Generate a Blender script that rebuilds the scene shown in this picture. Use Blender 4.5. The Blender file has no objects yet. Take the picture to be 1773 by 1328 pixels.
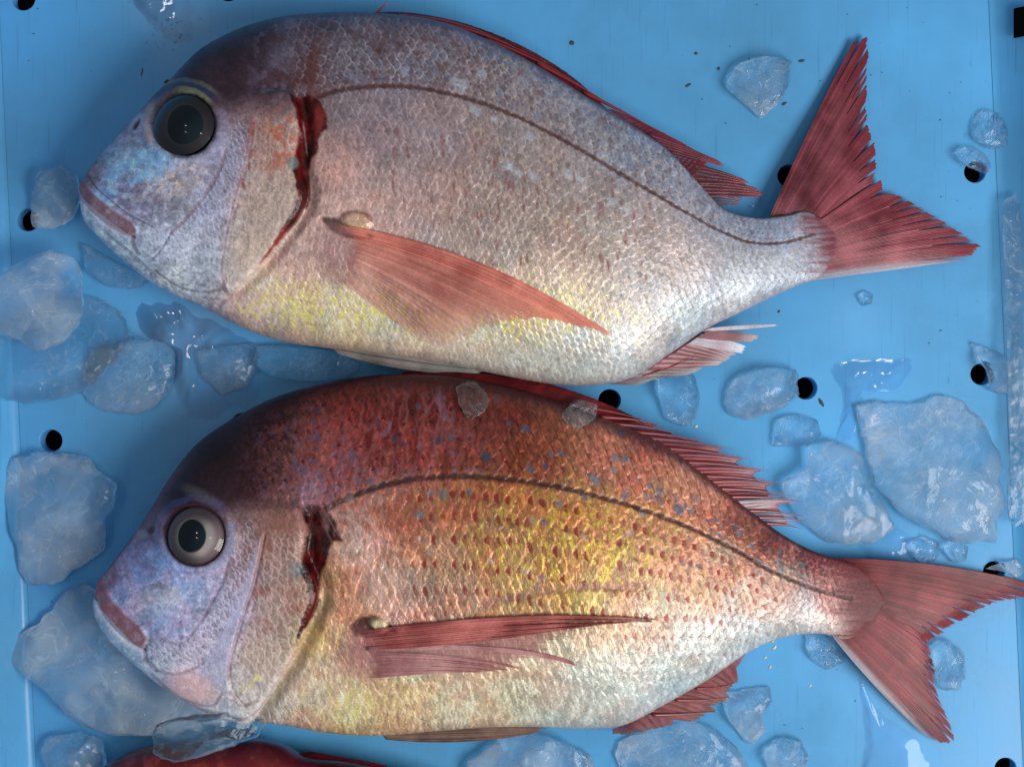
import bpy, math, random
import numpy as np
from mathutils import Vector, Matrix
from mathutils.geometry import delaunay_2d_cdt

# ------------------------------------------------------------------ camera, world, lights
scn = bpy.context.scene
COL = scn.collection
S = 0.0003            # metres per photograph pixel on the crate floor
H = 0.75              # camera height above the crate floor
CX, CY = 886.5, 664.0

cam_d = bpy.data.cameras.new("camera")
cam = bpy.data.objects.new("camera", cam_d)
COL.objects.link(cam)
cam.location = (0, 0, H)
cam.rotation_euler = (0, 0, 0)
cam_d.sensor_fit = 'HORIZONTAL'
cam_d.sensor_width = 36.0
cam_d.lens = 36.0 * H / (1773 * S)
cam_d.clip_start = 0.01
cam_d.clip_end = 50
scn.camera = cam

world = bpy.data.worlds.new("World")
scn.world = world
world.use_nodes = True
bg = world.node_tree.nodes["Background"]
bg.inputs[0].default_value = (0.74, 0.87, 1.0, 1)
bg.inputs[1].default_value = 0.23


def area(name, loc, target, sx, sy, power, color):
    d = bpy.data.lights.new(name, 'AREA')
    d.shape = 'RECTANGLE'
    d.size, d.size_y = sx, sy
    d.energy = power
    d.color = color
    o = bpy.data.objects.new(name, d)
    COL.objects.link(o)
    o.location = loc
    v = Vector(target) - Vector(loc)
    o.rotation_euler = v.to_track_quat('-Z', 'Y').to_euler()
    return o


# daylight from the open side of the stall (to the right and a little below the picture)
area("daylight_opening", (0.86, -0.42, 0.95), (0.02, 0.0, 0.0), 0.75, 0.60, 15.5, (1.0, 0.97, 0.92))
# small overhead lamps added to put glints on wet things
area("glint_lamp", (-0.62, 0.09, 2.0), (0, 0, 0), 0.09, 0.09, 0.65, (1.0, 0.86, 0.72))
area("glint_lamp", (-0.66, 0.70, 2.0), (0, 0, 0), 0.09, 0.09, 0.65, (0.95, 0.98, 1.0))
area("glint_lamp", (0.68, 0.12, 2.1), (0, 0, 0), 0.09, 0.09, 0.65, (1.0, 0.95, 0.88))

scn.view_settings.view_transform = 'Standard'
scn.view_settings.look = 'None'
scn.view_settings.exposure = 0.12
scn.view_settings.gamma = 1.0
scn.view_settings.use_curve_mapping = False
scn.cycles.use_denoising = True
scn.cycles.max_bounces = 12
scn.cycles.transparent_max_bounces = 16
scn.cycles.sample_clamp_indirect = 4.0

# ------------------------------------------------------------------ small maths
RNG = np.random.default_rng(7)


def lin(c):
    c = np.asarray(c, float) / 255.0
    return np.where(c <= 0.04045, c / 12.92, ((c + 0.055) / 1.055) ** 2.4)


def P(px, py, z):
    """photograph pixel at height z -> point in the crate (metres)"""
    px, py, z = np.broadcast_arrays(np.asarray(px, float), np.asarray(py, float), np.asarray(z, float))
    k = S * (H - z) / H
    return np.stack([(px - CX) * k, (CY - py) * k, z], -1)


def unP(v):
    k = S * (H - v[..., 2]) / H
    return v[..., 0] / k + CX, CY - v[..., 1] / k


def smooth(a, b, x):
    t = np.clip((x - a) / (b - a), 0, 1)
    return t * t * (3 - 2 * t)


_TAB = [np.random.default_rng(100 + i).random((256, 256)) for i in range(8)]


def vn(x, y, seed=0):
    T = _TAB[seed % 8]
    o = 37 * seed
    xi = np.floor(x).astype(int)
    yi = np.floor(y).astype(int)
    fx = x - xi
    fy = y - yi
    fx = fx * fx * (3 - 2 * fx)
    fy = fy * fy * (3 - 2 * fy)
    a, b = (xi + o) & 255, (xi + o + 1) & 255
    c, d = (yi + o) & 255, (yi + o + 1) & 255
    return (T[a, c] * (1 - fx) + T[b, c] * fx) * (1 - fy) + (T[a, d] * (1 - fx) + T[b, d] * fx) * fy


def fbm(x, y, seed=0, octv=4):
    s, a, t = 0, 1.0, 0
    for i in range(octv):
        s = s + a * vn(x, y, seed + i)
        t += a
        a *= 0.5
        x = x * 2.03 + 11.3
        y = y * 2.03 + 5.7
    return s / t


def h01(i, j, k=0):
    v = np.sin(i * 127.1 + j * 311.7 + k * 74.7) * 43758.5453
    return v - np.floor(v)


def catmull(pts, n, closed=False, alpha=0.5):
    p = np.asarray(pts, float)
    if closed:
        p = np.vstack([p[-1:], p, p[:2]])
    else:
        p = np.vstack([2 * p[:1] - p[1:2], p, 2 * p[-1:] - p[-2:-1]])
    m = len(p) - 3
    seg = np.linalg.norm((p[2:-1] - p[1:-2])[:, :2], axis=1) + 1e-9
    cum = np.concatenate([[0], np.cumsum(seg)])
    s = np.linspace(0, cum[-1], n, endpoint=not closed)
    k = np.clip(np.searchsorted(cum, s, side='right') - 1, 0, m - 1)
    t = ((s - cum[k]) / seg[k])[:, None]
    p0, p1, p2, p3 = p[k], p[k + 1], p[k + 2], p[k + 3]
    # scale tangents by neighbouring chord lengths to stay smooth on uneven knots
    d1 = np.linalg.norm((p1 - p0)[:, :2], axis=1)[:, None] + 1e-9
    d2 = np.linalg.norm((p2 - p1)[:, :2], axis=1)[:, None] + 1e-9
    d3 = np.linalg.norm((p3 - p2)[:, :2], axis=1)[:, None] + 1e-9
    m1 = d2 * ((p1 - p0) / d1 * d2 + (p2 - p1) / d2 * d1) / (d1 + d2)
    m2 = d2 * ((p2 - p1) / d2 * d3 + (p3 - p2) / d3 * d2) / (d2 + d3)
    t2, t3 = t * t, t * t * t
    return (2 * t3 - 3 * t2 + 1) * p1 + (t3 - 2 * t2 + t) * m1 + (-2 * t3 + 3 * t2) * p2 + (t3 - t2) * m2


def pdist(px, py, poly, closed=False):
    """distance to a polyline and position 0..1 along it"""
    q = np.asarray(poly, float)
    if closed:
        q = np.vstack([q, q[:1]])
    L = np.linalg.norm(np.diff(q, axis=0), axis=1)
    cum = np.concatenate([[0], np.cumsum(L)])
    best = np.full(px.shape, 1e18)
    pos = np.zeros(px.shape)
    for i in range(len(q) - 1):
        dx, dy = q[i + 1] - q[i]
        t = np.clip(((px - q[i, 0]) * dx + (py - q[i, 1]) * dy) / (L[i] ** 2 + 1e-12), 0, 1)
        d = (px - q[i, 0] - t * dx) ** 2 + (py - q[i, 1] - t * dy) ** 2
        m = d < best
        best = np.where(m, d, best)
        pos = np.where(m, cum[i] + t * L[i], pos)
    return np.sqrt(best), pos / cum[-1]


def sdpoly(px, py, poly):
    """signed distance, negative inside"""
    q = np.asarray(poly, float)
    d, _ = pdist(px, py, q, True)
    ins = np.zeros(px.shape, bool)
    for i in range(len(q)):
        a, b = q[i], q[(i + 1) % len(q)]
        c = ((a[1] > py) != (b[1] > py)) & (px < (b[0] - a[0]) * (py - a[1]) / (b[1] - a[1] + 1e-12) + a[0])
        ins ^= c
    return np.where(ins, -d, d)


def mix(c, col, f):
    return c * (1 - f[:, None]) + np.asarray(col)[None, :] * f[:, None]


# ------------------------------------------------------------------ mesh building
def link(o, parent=None):
    COL.objects.link(o)
    if parent is not None:
        o.parent = parent
    return o


def mesh_np(name, V, F, mat, parent=None, attrs=None, smooth_sh=True):
    V = np.asarray(V, np.float32)
    me = bpy.data.meshes.new(name)
    quads = np.asarray(F, np.int32)
    me.vertices.add(len(V))
    me.vertices.foreach_set("co", V.ravel())
    k = quads.shape[1]
    me.loops.add(quads.size)
    me.loops.foreach_set("vertex_index", quads.ravel())
    me.polygons.add(len(quads))
    me.polygons.foreach_set("loop_start", np.arange(0, quads.size, k, dtype=np.int32))
    try:
        me.polygons.foreach_set("loop_total", np.full(len(quads), k, np.int32))
    except Exception:
        pass
    me.update(calc_edges=True)
    me.polygons.foreach_set("use_smooth", np.full(len(quads), smooth_sh))
    for an, av in (attrs or {}).items():
        av = np.asarray(av, np.float32)
        if av.ndim == 2:
            a = me.attributes.new(an, 'FLOAT_COLOR', 'POINT')
            if av.shape[1] == 3:
                av = np.hstack([av, np.ones((len(av), 1), np.float32)])
            a.data.foreach_set("color", av.ravel())
        else:
            a = me.attributes.new(an, 'FLOAT', 'POINT')
            a.data.foreach_set("value", av.ravel())
    me.validate()
    o = bpy.data.objects.new(name, me)
    me.materials.append(mat)
    return link(o, parent)


def mesh_py(name, V, F, mat, parent=None, smooth_sh=True):
    me = bpy.data.meshes.new(name)
    me.from_pydata([tuple(map(float, v)) for v in V], [], [tuple(int(i) for i in f) for f in F])
    me.update()
    for p in me.polygons:
        p.use_smooth = smooth_sh
    me.materials.append(mat)
    return link(bpy.data.objects.new(name, me), parent)


def empty(name, loc):
    o = bpy.data.objects.new(name, None)
    o.location = loc
    o.empty_display_size = 0.02
    return link(o)


def tag(o, label=None, cat=None, group=None, kind=None):
    for k, v in (("label", label), ("category", cat), ("group", group), ("kind", kind)):
        if v:
            o[k] = v
    return o


def keep_world(child, parent):
    """parent without moving: parents here are unrotated empties"""
    child.parent = parent
    child.location = Vector(child.location) - Vector(parent.location)


# ------------------------------------------------------------------ materials
def new_mat(name):
    m = bpy.data.materials.new(name)
    m.use_nodes = True
    nt = m.node_tree
    nt.nodes.clear()
    out = nt.nodes.new("ShaderNodeOutputMaterial")
    return m, nt, out


def N(nt, typ, **kw):
    n = nt.nodes.new(typ)
    for k, v in kw.items():
        if k.startswith("_"):
            setattr(n, k[1:], v)
        else:
            n.inputs[k.replace("__", " ")].default_value = v
    return n


def fish_skin(name, bump=0.25, grain=0.18, coat=0.17):
    m, nt, out = new_mat(name)
    L = nt.links.new
    b = N(nt, "ShaderNodeBsdfPrincipled")
    a = N(nt, "ShaderNodeAttribute", _attribute_name="col")
    r = N(nt, "ShaderNodeAttribute", _attribute_name="rgh")
    mt = N(nt, "ShaderNodeAttribute", _attribute_name="met")
    tc = N(nt, "ShaderNodeTexCoord")
    n1 = N(nt, "ShaderNodeTexNoise", Scale=900.0, Detail=3.0, Roughness=0.65)
    L(tc.outputs["Object"], n1.inputs["Vector"])
    mp = N(nt, "ShaderNodeMapping")
    mp.inputs["Scale"].default_value = (1900, 420, 900)
    mp.inputs["Rotation"].default_value = (0, 0, 0.25)
    L(tc.outputs["Object"], mp.inputs["Vector"])
    n2 = N(nt, "ShaderNodeTexNoise", Scale=1.0, Detail=2.0, Roughness=0.6)
    L(mp.outputs[0], n2.inputs["Vector"])
    # grain: albedo speckle (pigment cells)
    mr = N(nt, "ShaderNodeMapRange")
    mr.inputs["From Min"].default_value = 0.25
    mr.inputs["From Max"].default_value = 0.75
    mr.inputs["To Min"].default_value = 1 - grain
    mr.inputs["To Max"].default_value = 1 + grain
    L(n1.outputs["Fac"], mr.inputs["Value"])
    mul = N(nt, "ShaderNodeVectorMath", _operation='SCALE')
    L(a.outputs["Color"], mul.inputs[0])
    L(mr.outputs[0], mul.inputs["Scale"])
    L(mul.outputs[0], b.inputs["Base Color"])
    L(r.outputs["Fac"], b.inputs["Roughness"])
    L(mt.outputs["Fac"], b.inputs["Metallic"])
    add = N(nt, "ShaderNodeMath", _operation='ADD')
    L(n1.outputs["Fac"], add.inputs[0])
    L(n2.outputs["Fac"], add.inputs[1])
    bp = N(nt, "ShaderNodeBump", Strength=bump, Distance=0.0006)
    L(add.outputs[0], bp.inputs["Height"])
    L(bp.outputs[0], b.inputs["Normal"])
    b.inputs["Specular IOR Level"].default_value = 0.28
    b.inputs["Coat Weight"].default_value = coat
    b.inputs["Coat Roughness"].default_value = 0.14
    b.inputs["Coat IOR"].default_value = 1.36
    L(bp.outputs[0], b.inputs["Coat Normal"])
    L(b.outputs[0], out.inputs[0])
    return m


def fin_skin(name, rough=0.30):
    m, nt, out = new_mat(name)
    L = nt.links.new
    b = N(nt, "ShaderNodeBsdfPrincipled", Roughness=rough)
    a = N(nt, "ShaderNodeAttribute", _attribute_name="col")
    al = N(nt, "ShaderNodeAttribute", _attribute_name="alp")
    tc = N(nt, "ShaderNodeTexCoord")
    n1 = N(nt, "ShaderNodeTexNoise", Scale=700.0, Detail=4.0)
    L(tc.outputs["Object"], n1.inputs["Vector"])
    mr = N(nt, "ShaderNodeMapRange")
    mr.inputs["From Min"].default_value = 0.25
    mr.inputs["From Max"].default_value = 0.75
    mr.inputs["To Min"].default_value = 0.85
    mr.inputs["To Max"].default_value = 1.15
    L(n1.outputs["Fac"], mr.inputs["Value"])
    mul = N(nt, "ShaderNodeVectorMath", _operation='SCALE')
    L(a.outputs["Color"], mul.inputs[0])
    L(mr.outputs[0], mul.inputs["Scale"])
    L(mul.outputs[0], b.inputs["Base Color"])
    bp = N(nt, "ShaderNodeBump", Strength=0.2, Distance=0.0005)
    L(n1.outputs["Fac"], bp.inputs["Height"])
    L(bp.outputs[0], b.inputs["Normal"])
    b.inputs["Specular IOR Level"].default_value = 0.2
    b.inputs["Coat Weight"].default_value = 0.12
    b.inputs["Coat Roughness"].default_value = 0.12
    tr = N(nt, "ShaderNodeBsdfTransparent")
    mx = N(nt, "ShaderNodeMixShader")
    L(al.outputs["Fac"], mx.inputs[0])
    L(tr.outputs[0], mx.inputs[1])
    L(b.outputs[0], mx.inputs[2])
    L(mx.outputs[0], out.inputs[0])
    return m


def simple(name, col, rough=0.4, coat=0.0, bump=0.0, bscale=600, metallic=0.0):
    m, nt, out = new_mat(name)
    L = nt.links.new
    b = N(nt, "ShaderNodeBsdfPrincipled", Roughness=rough, Metallic=metallic)
    tc = N(nt, "ShaderNodeTexCoord")
    n1 = N(nt, "ShaderNodeTexNoise", Scale=float(bscale), Detail=4.0)
    L(tc.outputs["Object"], n1.inputs["Vector"])
    mr = N(nt, "ShaderNodeMapRange")
    mr.inputs["To Min"].default_value = 0.8
    mr.inputs["To Max"].default_value = 1.2
    L(n1.outputs["Fac"], mr.inputs["Value"])
    mul = N(nt, "ShaderNodeVectorMath", _operation='SCALE')
    mul.inputs[0].default_value = tuple(col)
    L(mr.outputs[0], mul.inputs["Scale"])
    L(mul.outputs[0], b.inputs["Base Color"])
    b.inputs["Coat Weight"].default_value = coat
    b.inputs["Coat Roughness"].default_value = 0.05
    if bump:
        bp = N(nt, "ShaderNodeBump", Strength=bump, Distance=0.001)
        L(n1.outputs["Fac"], bp.inputs["Height"])
        L(bp.outputs[0], b.inputs["Normal"])
    L(b.outputs[0], out.inputs[0])
    return m


def attr_mat(name, rough=0.3, coat=0.5):
    m, nt, out = new_mat(name)
    b = N(nt, "ShaderNodeBsdfPrincipled", Roughness=rough)
    a = N(nt, "ShaderNodeAttribute", _attribute_name="col")
    nt.links.new(a.outputs["Color"], b.inputs["Base Color"])
    b.inputs["Coat Weight"].default_value = coat
    b.inputs["Coat Roughness"].default_value = 0.03
    nt.links.new(b.outputs[0], out.inputs[0])
    return m


def clear_film(name, rough=0.03, ior=1.33, bump=0.0, bscale=120, gloss=1.0):
    """clear wet film: sees straight through, mirror-like at the surface"""
    m, nt, out = new_mat(name)
    L = nt.links.new
    tr = N(nt, "ShaderNodeBsdfTransparent")
    gl = N(nt, "ShaderNodeBsdfGlossy", Roughness=rough)
    gl.inputs["Color"].default_value = (gloss, gloss, gloss, 1)
    fr = N(nt, "ShaderNodeFresnel", IOR=ior)
    if bump:
        tc = N(nt, "ShaderNodeTexCoord")
        n1 = N(nt, "ShaderNodeTexNoise", Scale=float(bscale), Detail=2.0)
        L(tc.outputs["Object"], n1.inputs["Vector"])
        bp = N(nt, "ShaderNodeBump", Strength=bump, Distance=0.002)
        L(n1.outputs["Fac"], bp.inputs["Height"])
        L(bp.outputs[0], gl.inputs["Normal"])
        L(bp.outputs[0], fr.inputs["Normal"])
    mx = N(nt, "ShaderNodeMixShader")
    L(fr.outputs[0], mx.inputs[0])
    L(tr.outputs[0], mx.inputs[1])
    L(gl.outputs[0], mx.inputs[2])
    L(mx.outputs[0], out.inputs[0])
    return m


def ice_mat(name, cloud=0.25, clear=0.3, scale=30.0, vein=0.35):
    m, nt, out = new_mat(name)
    L = nt.links.new
    tc = N(nt, "ShaderNodeTexCoord")
    n1 = N(nt, "ShaderNodeTexNoise", Scale=scale, Detail=3.0, Roughness=0.5, Distortion=0.3)
    L(tc.outputs["Object"], n1.inputs["Vector"])
    n2 = N(nt, "ShaderNodeTexNoise", Scale=scale * 5, Detail=4.0, Roughness=0.6)
    L(tc.outputs["Object"], n2.inputs["Vector"])
    vo = N(nt, "ShaderNodeTexVoronoi", Scale=scale * 6.0)
    L(tc.outputs["Object"], vo.inputs["Vector"])
    hs = N(nt, "ShaderNodeMath", _operation='MULTIPLY_ADD')
    L(vo.outputs["Distance"], hs.inputs[0])
    hs.inputs[1].default_value = 0.8
    L(n2.outputs["Fac"], hs.inputs[2])
    bp = N(nt, "ShaderNodeBump", Strength=0.3, Distance=0.0018)
    L(hs.outputs[0], bp.inputs["Height"])
    g = N(nt, "ShaderNodeBsdfPrincipled", Roughness=0.025, IOR=1.31)
    g.inputs["Base Color"].default_value = (0.93, 0.975, 1.0, 1)
    g.inputs["Transmission Weight"].default_value = 1.0
    L(bp.outputs[0], g.inputs["Normal"])
    d = N(nt, "ShaderNodeBsdfPrincipled", Roughness=0.2)
    d.inputs["Base Color"].default_value = (0.74, 0.85, 0.94, 1)
    L(bp.outputs[0], d.inputs["Normal"])
    tr = N(nt, "ShaderNodeBsdfTransparent")
    tr.inputs["Color"].default_value = (0.96, 0.985, 1.0, 1)
    m1 = N(nt, "ShaderNodeMixShader")
    m1.inputs[0].default_value = clear
    L(g.outputs[0], m1.inputs[1])
    L(tr.outputs[0], m1.inputs[2])
    mr = N(nt, "ShaderNodeMapRange")
    mr.inputs["From Min"].default_value = 0.40
    mr.inputs["From Max"].default_value = 0.66
    mr.inputs["To Min"].default_value = cloud * 0.25
    mr.inputs["To Max"].default_value = min(0.9, cloud * 2.0)
    L(n1.outputs["Fac"], mr.inputs["Value"])
    # thin frosted veins and trapped bubbles
    n3 = N(nt, "ShaderNodeTexNoise", Scale=scale * 2.2, Detail=3.0, Roughness=0.5, Distortion=1.5)
    L(tc.outputs["Object"], n3.inputs["Vector"])
    ab = N(nt, "ShaderNodeMath", _operation='SUBTRACT')
    L(n3.outputs["Fac"], ab.inputs[0])
    ab.inputs[1].default_value = 0.5
    ab2 = N(nt, "ShaderNodeMath", _operation='ABSOLUTE')
    L(ab.outputs[0], ab2.inputs[0])
    vr = N(nt, "ShaderNodeMapRange")
    vr.inputs["From Min"].default_value = 0.0
    vr.inputs["From Max"].default_value = 0.022
    vr.inputs["To Min"].default_value = vein
    vr.inputs["To Max"].default_value = 0.0
    L(ab2.outputs[0], vr.inputs["Value"])
    mm = N(nt, "ShaderNodeMath", _operation='MULTIPLY')
    L(vr.outputs[0], mm.inputs[0])
    L(n1.outputs["Fac"], mm.inputs[1])
    sm = N(nt, "ShaderNodeMath", _operation='ADD', _use_clamp=True)
    L(mr.outputs[0], sm.inputs[0])
    L(mm.outputs[0], sm.inputs[1])
    m2 = N(nt, "ShaderNodeMixShader")
    L(sm.outputs[0], m2.inputs[0])
    L(m1.outputs[0], m2.inputs[1])
    L(d.outputs[0], m2.inputs[2])
    L(m2.outputs[0], out.inputs[0])
    return m


def plastic_mat(name, col):
    m, nt, out = new_mat(name)
    L = nt.links.new
    b = N(nt, "ShaderNodeBsdfPrincipled", Roughness=0.33)
    tc = N(nt, "ShaderNodeTexCoord")
    n1 = N(nt, "ShaderNodeTexNoise", Scale=9.0, Detail=6.0, Roughness=0.62)
    L(tc.outputs["Object"], n1.inputs["Vector"])
    n2 = N(nt, "ShaderNodeTexNoise", Scale=260.0, Detail=4.0, Roughness=0.7)
    L(tc.outputs["Object"], n2.inputs["Vector"])
    # fine scratches: strongly stretched noise
    mp = N(nt, "ShaderNodeMapping")
    mp.inputs["Scale"].default_value = (900, 22, 50)
    mp.inputs["Rotation"].default_value = (0, 0, 0.35)
    L(tc.outputs["Object"], mp.inputs["Vector"])
    n3 = N(nt, "ShaderNodeTexNoise", Scale=1.0, Detail=3.0)
    L(mp.outputs[0], n3.inputs["Vector"])
    cr = N(nt, "ShaderNodeValToRGB")
    cr.color_ramp.elements[0].position = 0.3
    cr.color_ramp.elements[1].position = 0.7
    cr.color_ramp.elements[0].color = tuple(np.array(col) * np.array((1.0, 0.80, 0.74))) + (1,)
    cr.color_ramp.elements[1].color = tuple(np.array(col) * 1.14) + (1,)
    L(n1.outputs["Fac"], cr.inputs[0])
    # grime specks
    mr = N(nt, "ShaderNodeMapRange")
    mr.inputs["From Min"].default_value = 0.70
    mr.inputs["From Max"].default_value = 0.80
    mr.inputs["To Min"].default_value = 0.0
    mr.inputs["To Max"].default_value = 0.35
    L(n2.outputs["Fac"], mr.inputs["Value"])
    mx = N(nt, "ShaderNodeMix", _data_type='RGBA')
    L(mr.outputs[0], mx.inputs[0])
    L(cr.outputs[0], mx.inputs[6])
    mx.inputs[7].default_value = (0.03, 0.07, 0.10, 1)
    sc = N(nt, "ShaderNodeMapRange")
    sc.inputs["From Min"].default_value = 0.62
    sc.inputs["From Max"].default_value = 0.74
    sc.inputs["To Min"].default_value = 0.0
    sc.inputs["To Max"].default_value = 0.38
    L(n3.outputs["Fac"], sc.inputs["Value"])
    mx2 = N(nt, "ShaderNodeMix", _data_type='RGBA')
    L(sc.outputs[0], mx2.inputs[0])
    L(mx.outputs[2], mx2.inputs[6])
    mx2.inputs[7].default_value = tuple(np.array(col) * 0.45) + (1,)
    L(mx2.outputs[2], b.inputs["Base Color"])
    mr2 = N(nt, "ShaderNodeMapRange")
    mr2.inputs["From Min"].default_value = 0.3
    mr2.inputs["From Max"].default_value = 0.7
    mr2.inputs["To Min"].default_value = 0.10
    mr2.inputs["To Max"].default_value = 0.5
    L(n1.outputs["Fac"], mr2.inputs["Value"])
    L(mr2.outputs[0], b.inputs["Roughness"])
    ad = N(nt, "ShaderNodeMath", _operation='MULTIPLY_ADD')
    L(n3.outputs["Fac"], ad.inputs[0])
    ad.inputs[1].default_value = 0.5
    L(n2.outputs["Fac"], ad.inputs[2])
    bp = N(nt, "ShaderNodeBump", Strength=0.06, Distance=0.0006)
    L(ad.outputs[0], bp.inputs["Height"])
    L(bp.outputs[0], b.inputs["Normal"])
    b.inputs["Specular IOR Level"].default_value = 0.22
    b.inputs["Coat Weight"].default_value = 0.04
    b.inputs["Coat Roughness"].default_value = 0.1
    L(b.outputs[0], out.inputs[0])
    return m


M_BLUE = plastic_mat("blue_plastic", (0.092, 0.375, 0.73))
M_GROUND = simple("dark_ground", (0.004, 0.005, 0.006), 0.8, bump=0.3, bscale=80)
M_GROUND.node_tree.nodes['Principled BSDF'].inputs['Specular IOR Level'].default_value = 0.0
M_SKIN1 = fish_skin("pale_bream_skin", bump=0.32, grain=0.24, coat=0.15)
M_SKIN2 = fish_skin("red_bream_skin", bump=0.32, grain=0.26, coat=0.15)
M_SKIN3 = fish_skin("dark_red_skin", bump=0.2, grain=0.15, coat=0.6)
M_FIN = fin_skin("fin_membrane")
M_SPINE = simple("fin_spine", lin((128, 40, 42)), 0.35, coat=0.4, bscale=900)
M_EYE = attr_mat("iris_tissue", 0.4, 0.05)
M_PUPIL = simple("pupil_lens", (0.006, 0.018, 0.028), 0.35)
M_PUPIL.node_tree.nodes["Principled BSDF"].inputs["Specular IOR Level"].default_value = 0.1
M_CORNEA = clear_film("cornea", 0.04, 1.33)
M_ICE = ice_mat("ice_cloudy", 0.09, 0.2, vein=0.3)
M_ICE_CLEAR = ice_mat("ice_clear", 0.03, 0.2, vein=0.2)
M_ICE_MILK = ice_mat("ice_milky", 0.19, 0.15, 26, 0.3)
M_WATER = clear_film("water_film", 0.04, 1.33, bump=0.1, bscale=60)
M_DIRT = simple("dirt", (0.03, 0.055, 0.055), 0.7)
M_GOLD = simple("loose_scale_gold", (0.62, 0.56, 0.26), 0.25, coat=0.5)

# ------------------------------------------------------------------ the crate
HOLES = [(40, -2, 20), (48, 381, 19), (88, 763, 19), (16, 1217, 18), (1366, 305, 19), (1395, 672, 19),
         (1055, 693, 19), (1688, 298, 18), (1699, 648, 18), (1721, 990, 18), (1741, 1330, 18),
         (395, -17, 19), (1040, 352, 19), (720, 372, 19), (420, 735, 19), (730, 715, 19), (1075, 1030, 19),
         (1398, 1350, 19), (1050, 1365, 19), (700, 1380, 19), (430, 1090, 19)]
ROT = math.radians(2.6)


def build_crate():
    root = empty("fish_crate", (0, 0, 0))
    tag(root, "blue plastic fish crate with round drain holes in its wet floor", "crate")
    # floor corners in photo pixels (floor level)
    tl, tr_, br, bl = (-12, -210), (1700, -260), (1782, 1560), (76, 1610)
    c = [P(*q, 0)[:2] for q in (tl, tr_, br, bl)]
    pts, edges, faces = [], [], []
    # dense border points
    border = []
    for i in range(4):
        a, b = c[i], c[(i + 1) % 4]
        for t in np.linspace(0, 1, 24, endpoint=False):
            border.append(a * (1 - t) + b * t)
    n0 = len(border)
    pts += [Vector(p) for p in border]
    edges += [(i, (i + 1) % n0) for i in range(n0)]
    loops = []
    for (hx, hy, r) in HOLES:
        ce = P(hx, hy, 0)[:2]
        rr = (r + 2.2) * S
        st = len(pts)
        for k in range(40):
            a = 2 * math.pi * k / 40
            pts.append(Vector((ce[0] + rr * math.cos(a), ce[1] + rr * math.sin(a))))
        edges += [(st + k, st + (k + 1) % 40) for k in range(40)]
        loops.append((st, ce, r * S))
    vo, eo, fo, ov, oe, of = delaunay_2d_cdt(pts, edges, [], 0, 1e-7)
    tri = []
    V2 = np.array([(v.x, v.y) for v in vo])
    for f in fo:
        m = V2[list(f)].mean(0)
        inside = True
        for st, ce, r in loops:
            if np.hypot(*(m - ce)) < r + 1.5 * S:
                inside = False
                break
        if not inside:
            continue
        if sdpoly(np.array([m[0]]), np.array([m[1]]), np.array(c))[0] > 0:
            continue
        tri.append(f)
    V = [(x, y, 0.0) for x, y in V2]
    F = []
    for f in tri:
        a, b, d = (V2[i] for i in f)
        F.append(f if (b[0] - a[0]) * (d[1] - a[1]) - (b[1] - a[1]) * (d[0] - a[0]) > 0 else f[::-1])
    inv = {}
    for new, olds in enumerate(ov):
        for o_ in olds:
            inv[o_] = new
    for st, ce, r in loops:
        prev = [inv[st + k] for k in range(40)]
        for rad, z in ((r + 0.9 * S, -0.0002), (r, -0.0010), (r * 0.99, -0.0090)):
            cur = []
            for k in range(40):
                a = 2 * math.pi * k / 40
                V.append((ce[0] + rad * math.cos(a), ce[1] + rad * math.sin(a), z))
                cur.append(len(V) - 1)
            for k in range(40):
                F.append((prev[k], prev[(k + 1) % 40], cur[(k + 1) % 40], cur[k]))
            prev = cur
    mesh_py("crate_floor", V, F, M_BLUE, root, smooth_sh=False)
    # walls: swept profile (offset outward, height), with a rounded foot and a stepped rib
    prof = [(0.0, 0.0), (0.0016, 0.0003), (0.0034, 0.0012), (0.0058, 0.0026), (0.0100, 0.0056), (0.0160, 0.0110),
            (0.0300, 0.0260), (0.0400, 0.0390), (0.0420, 0.0400), (0.0460, 0.0404), (0.0466, 0.0396),
            (0.0466, 0.0330)]
    prof_plain = [(0.0, 0.0), (0.0014, 0.0003), (0.0034, 0.0016), (0.0052, 0.0042), (0.0076, 0.009), (0.0230, 0.046), (0.0238, 0.048), (0.0270, 0.049), (0.0278, 0.048), (0.0278, 0.042)]
    ctr = np.mean(c, axis=0)
    nrm = []
    for i in range(4):
        a, b = c[i], c[(i + 1) % 4]
        d = (b - a) / np.linalg.norm(b - a)
        n = np.array([d[1], -d[0]])
        if np.dot(n, (a + b) / 2 - ctr) < 0:
            n = -n
        nrm.append(n)
    for i in range(4):
        a, b = c[i], c[(i + 1) % 4]
        n = nrm[i]
        # miter corners
        def corner(p, n1, n2, off):
            bis = (n1 + n2)
            bis = bis / (1 + np.dot(n1, n2))
            return p + bis * off
        V, F = [], []
        K = 30
        for k in range(K + 1):
            t = k / K
            for off, z in (prof if i == 1 else prof_plain):
                pa = corner(a, nrm[i - 1], n, off)
                pb = corner(b, n, nrm[(i + 1) % 4], off)
                q = pa * (1 - t) + pb * t
                V.append((q[0], q[1], z + 0.0003))
        m = len(prof if i == 1 else prof_plain)
        for k in range(K):
            for j in range(m - 1):
                F.append((k * m + j, (k + 1) * m + j, (k + 1) * m + j + 1, k * m + j + 1))
        mesh_py("crate_wall", V, F, M_BLUE, root)
    # dark slab set in the right wall for the shade inside a vent slot
    q = P(1772, 38, 0.012)
    V = [(q[0] + dx * 0.0035, q[1] + dy * 0.0075, q[2] + dz * 0.0010 + dx * 0.0034) for dx in (-1, 1) for dy in (-1, 1) for dz in (-1, 1)]
    mesh_py("vent_slot", V, [(0, 1, 3, 2), (4, 6, 7, 5), (0, 4, 5, 1), (2, 3, 7, 6), (0, 2, 6, 4), (1, 5, 7, 3)], M_GROUND, root, False)
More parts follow.
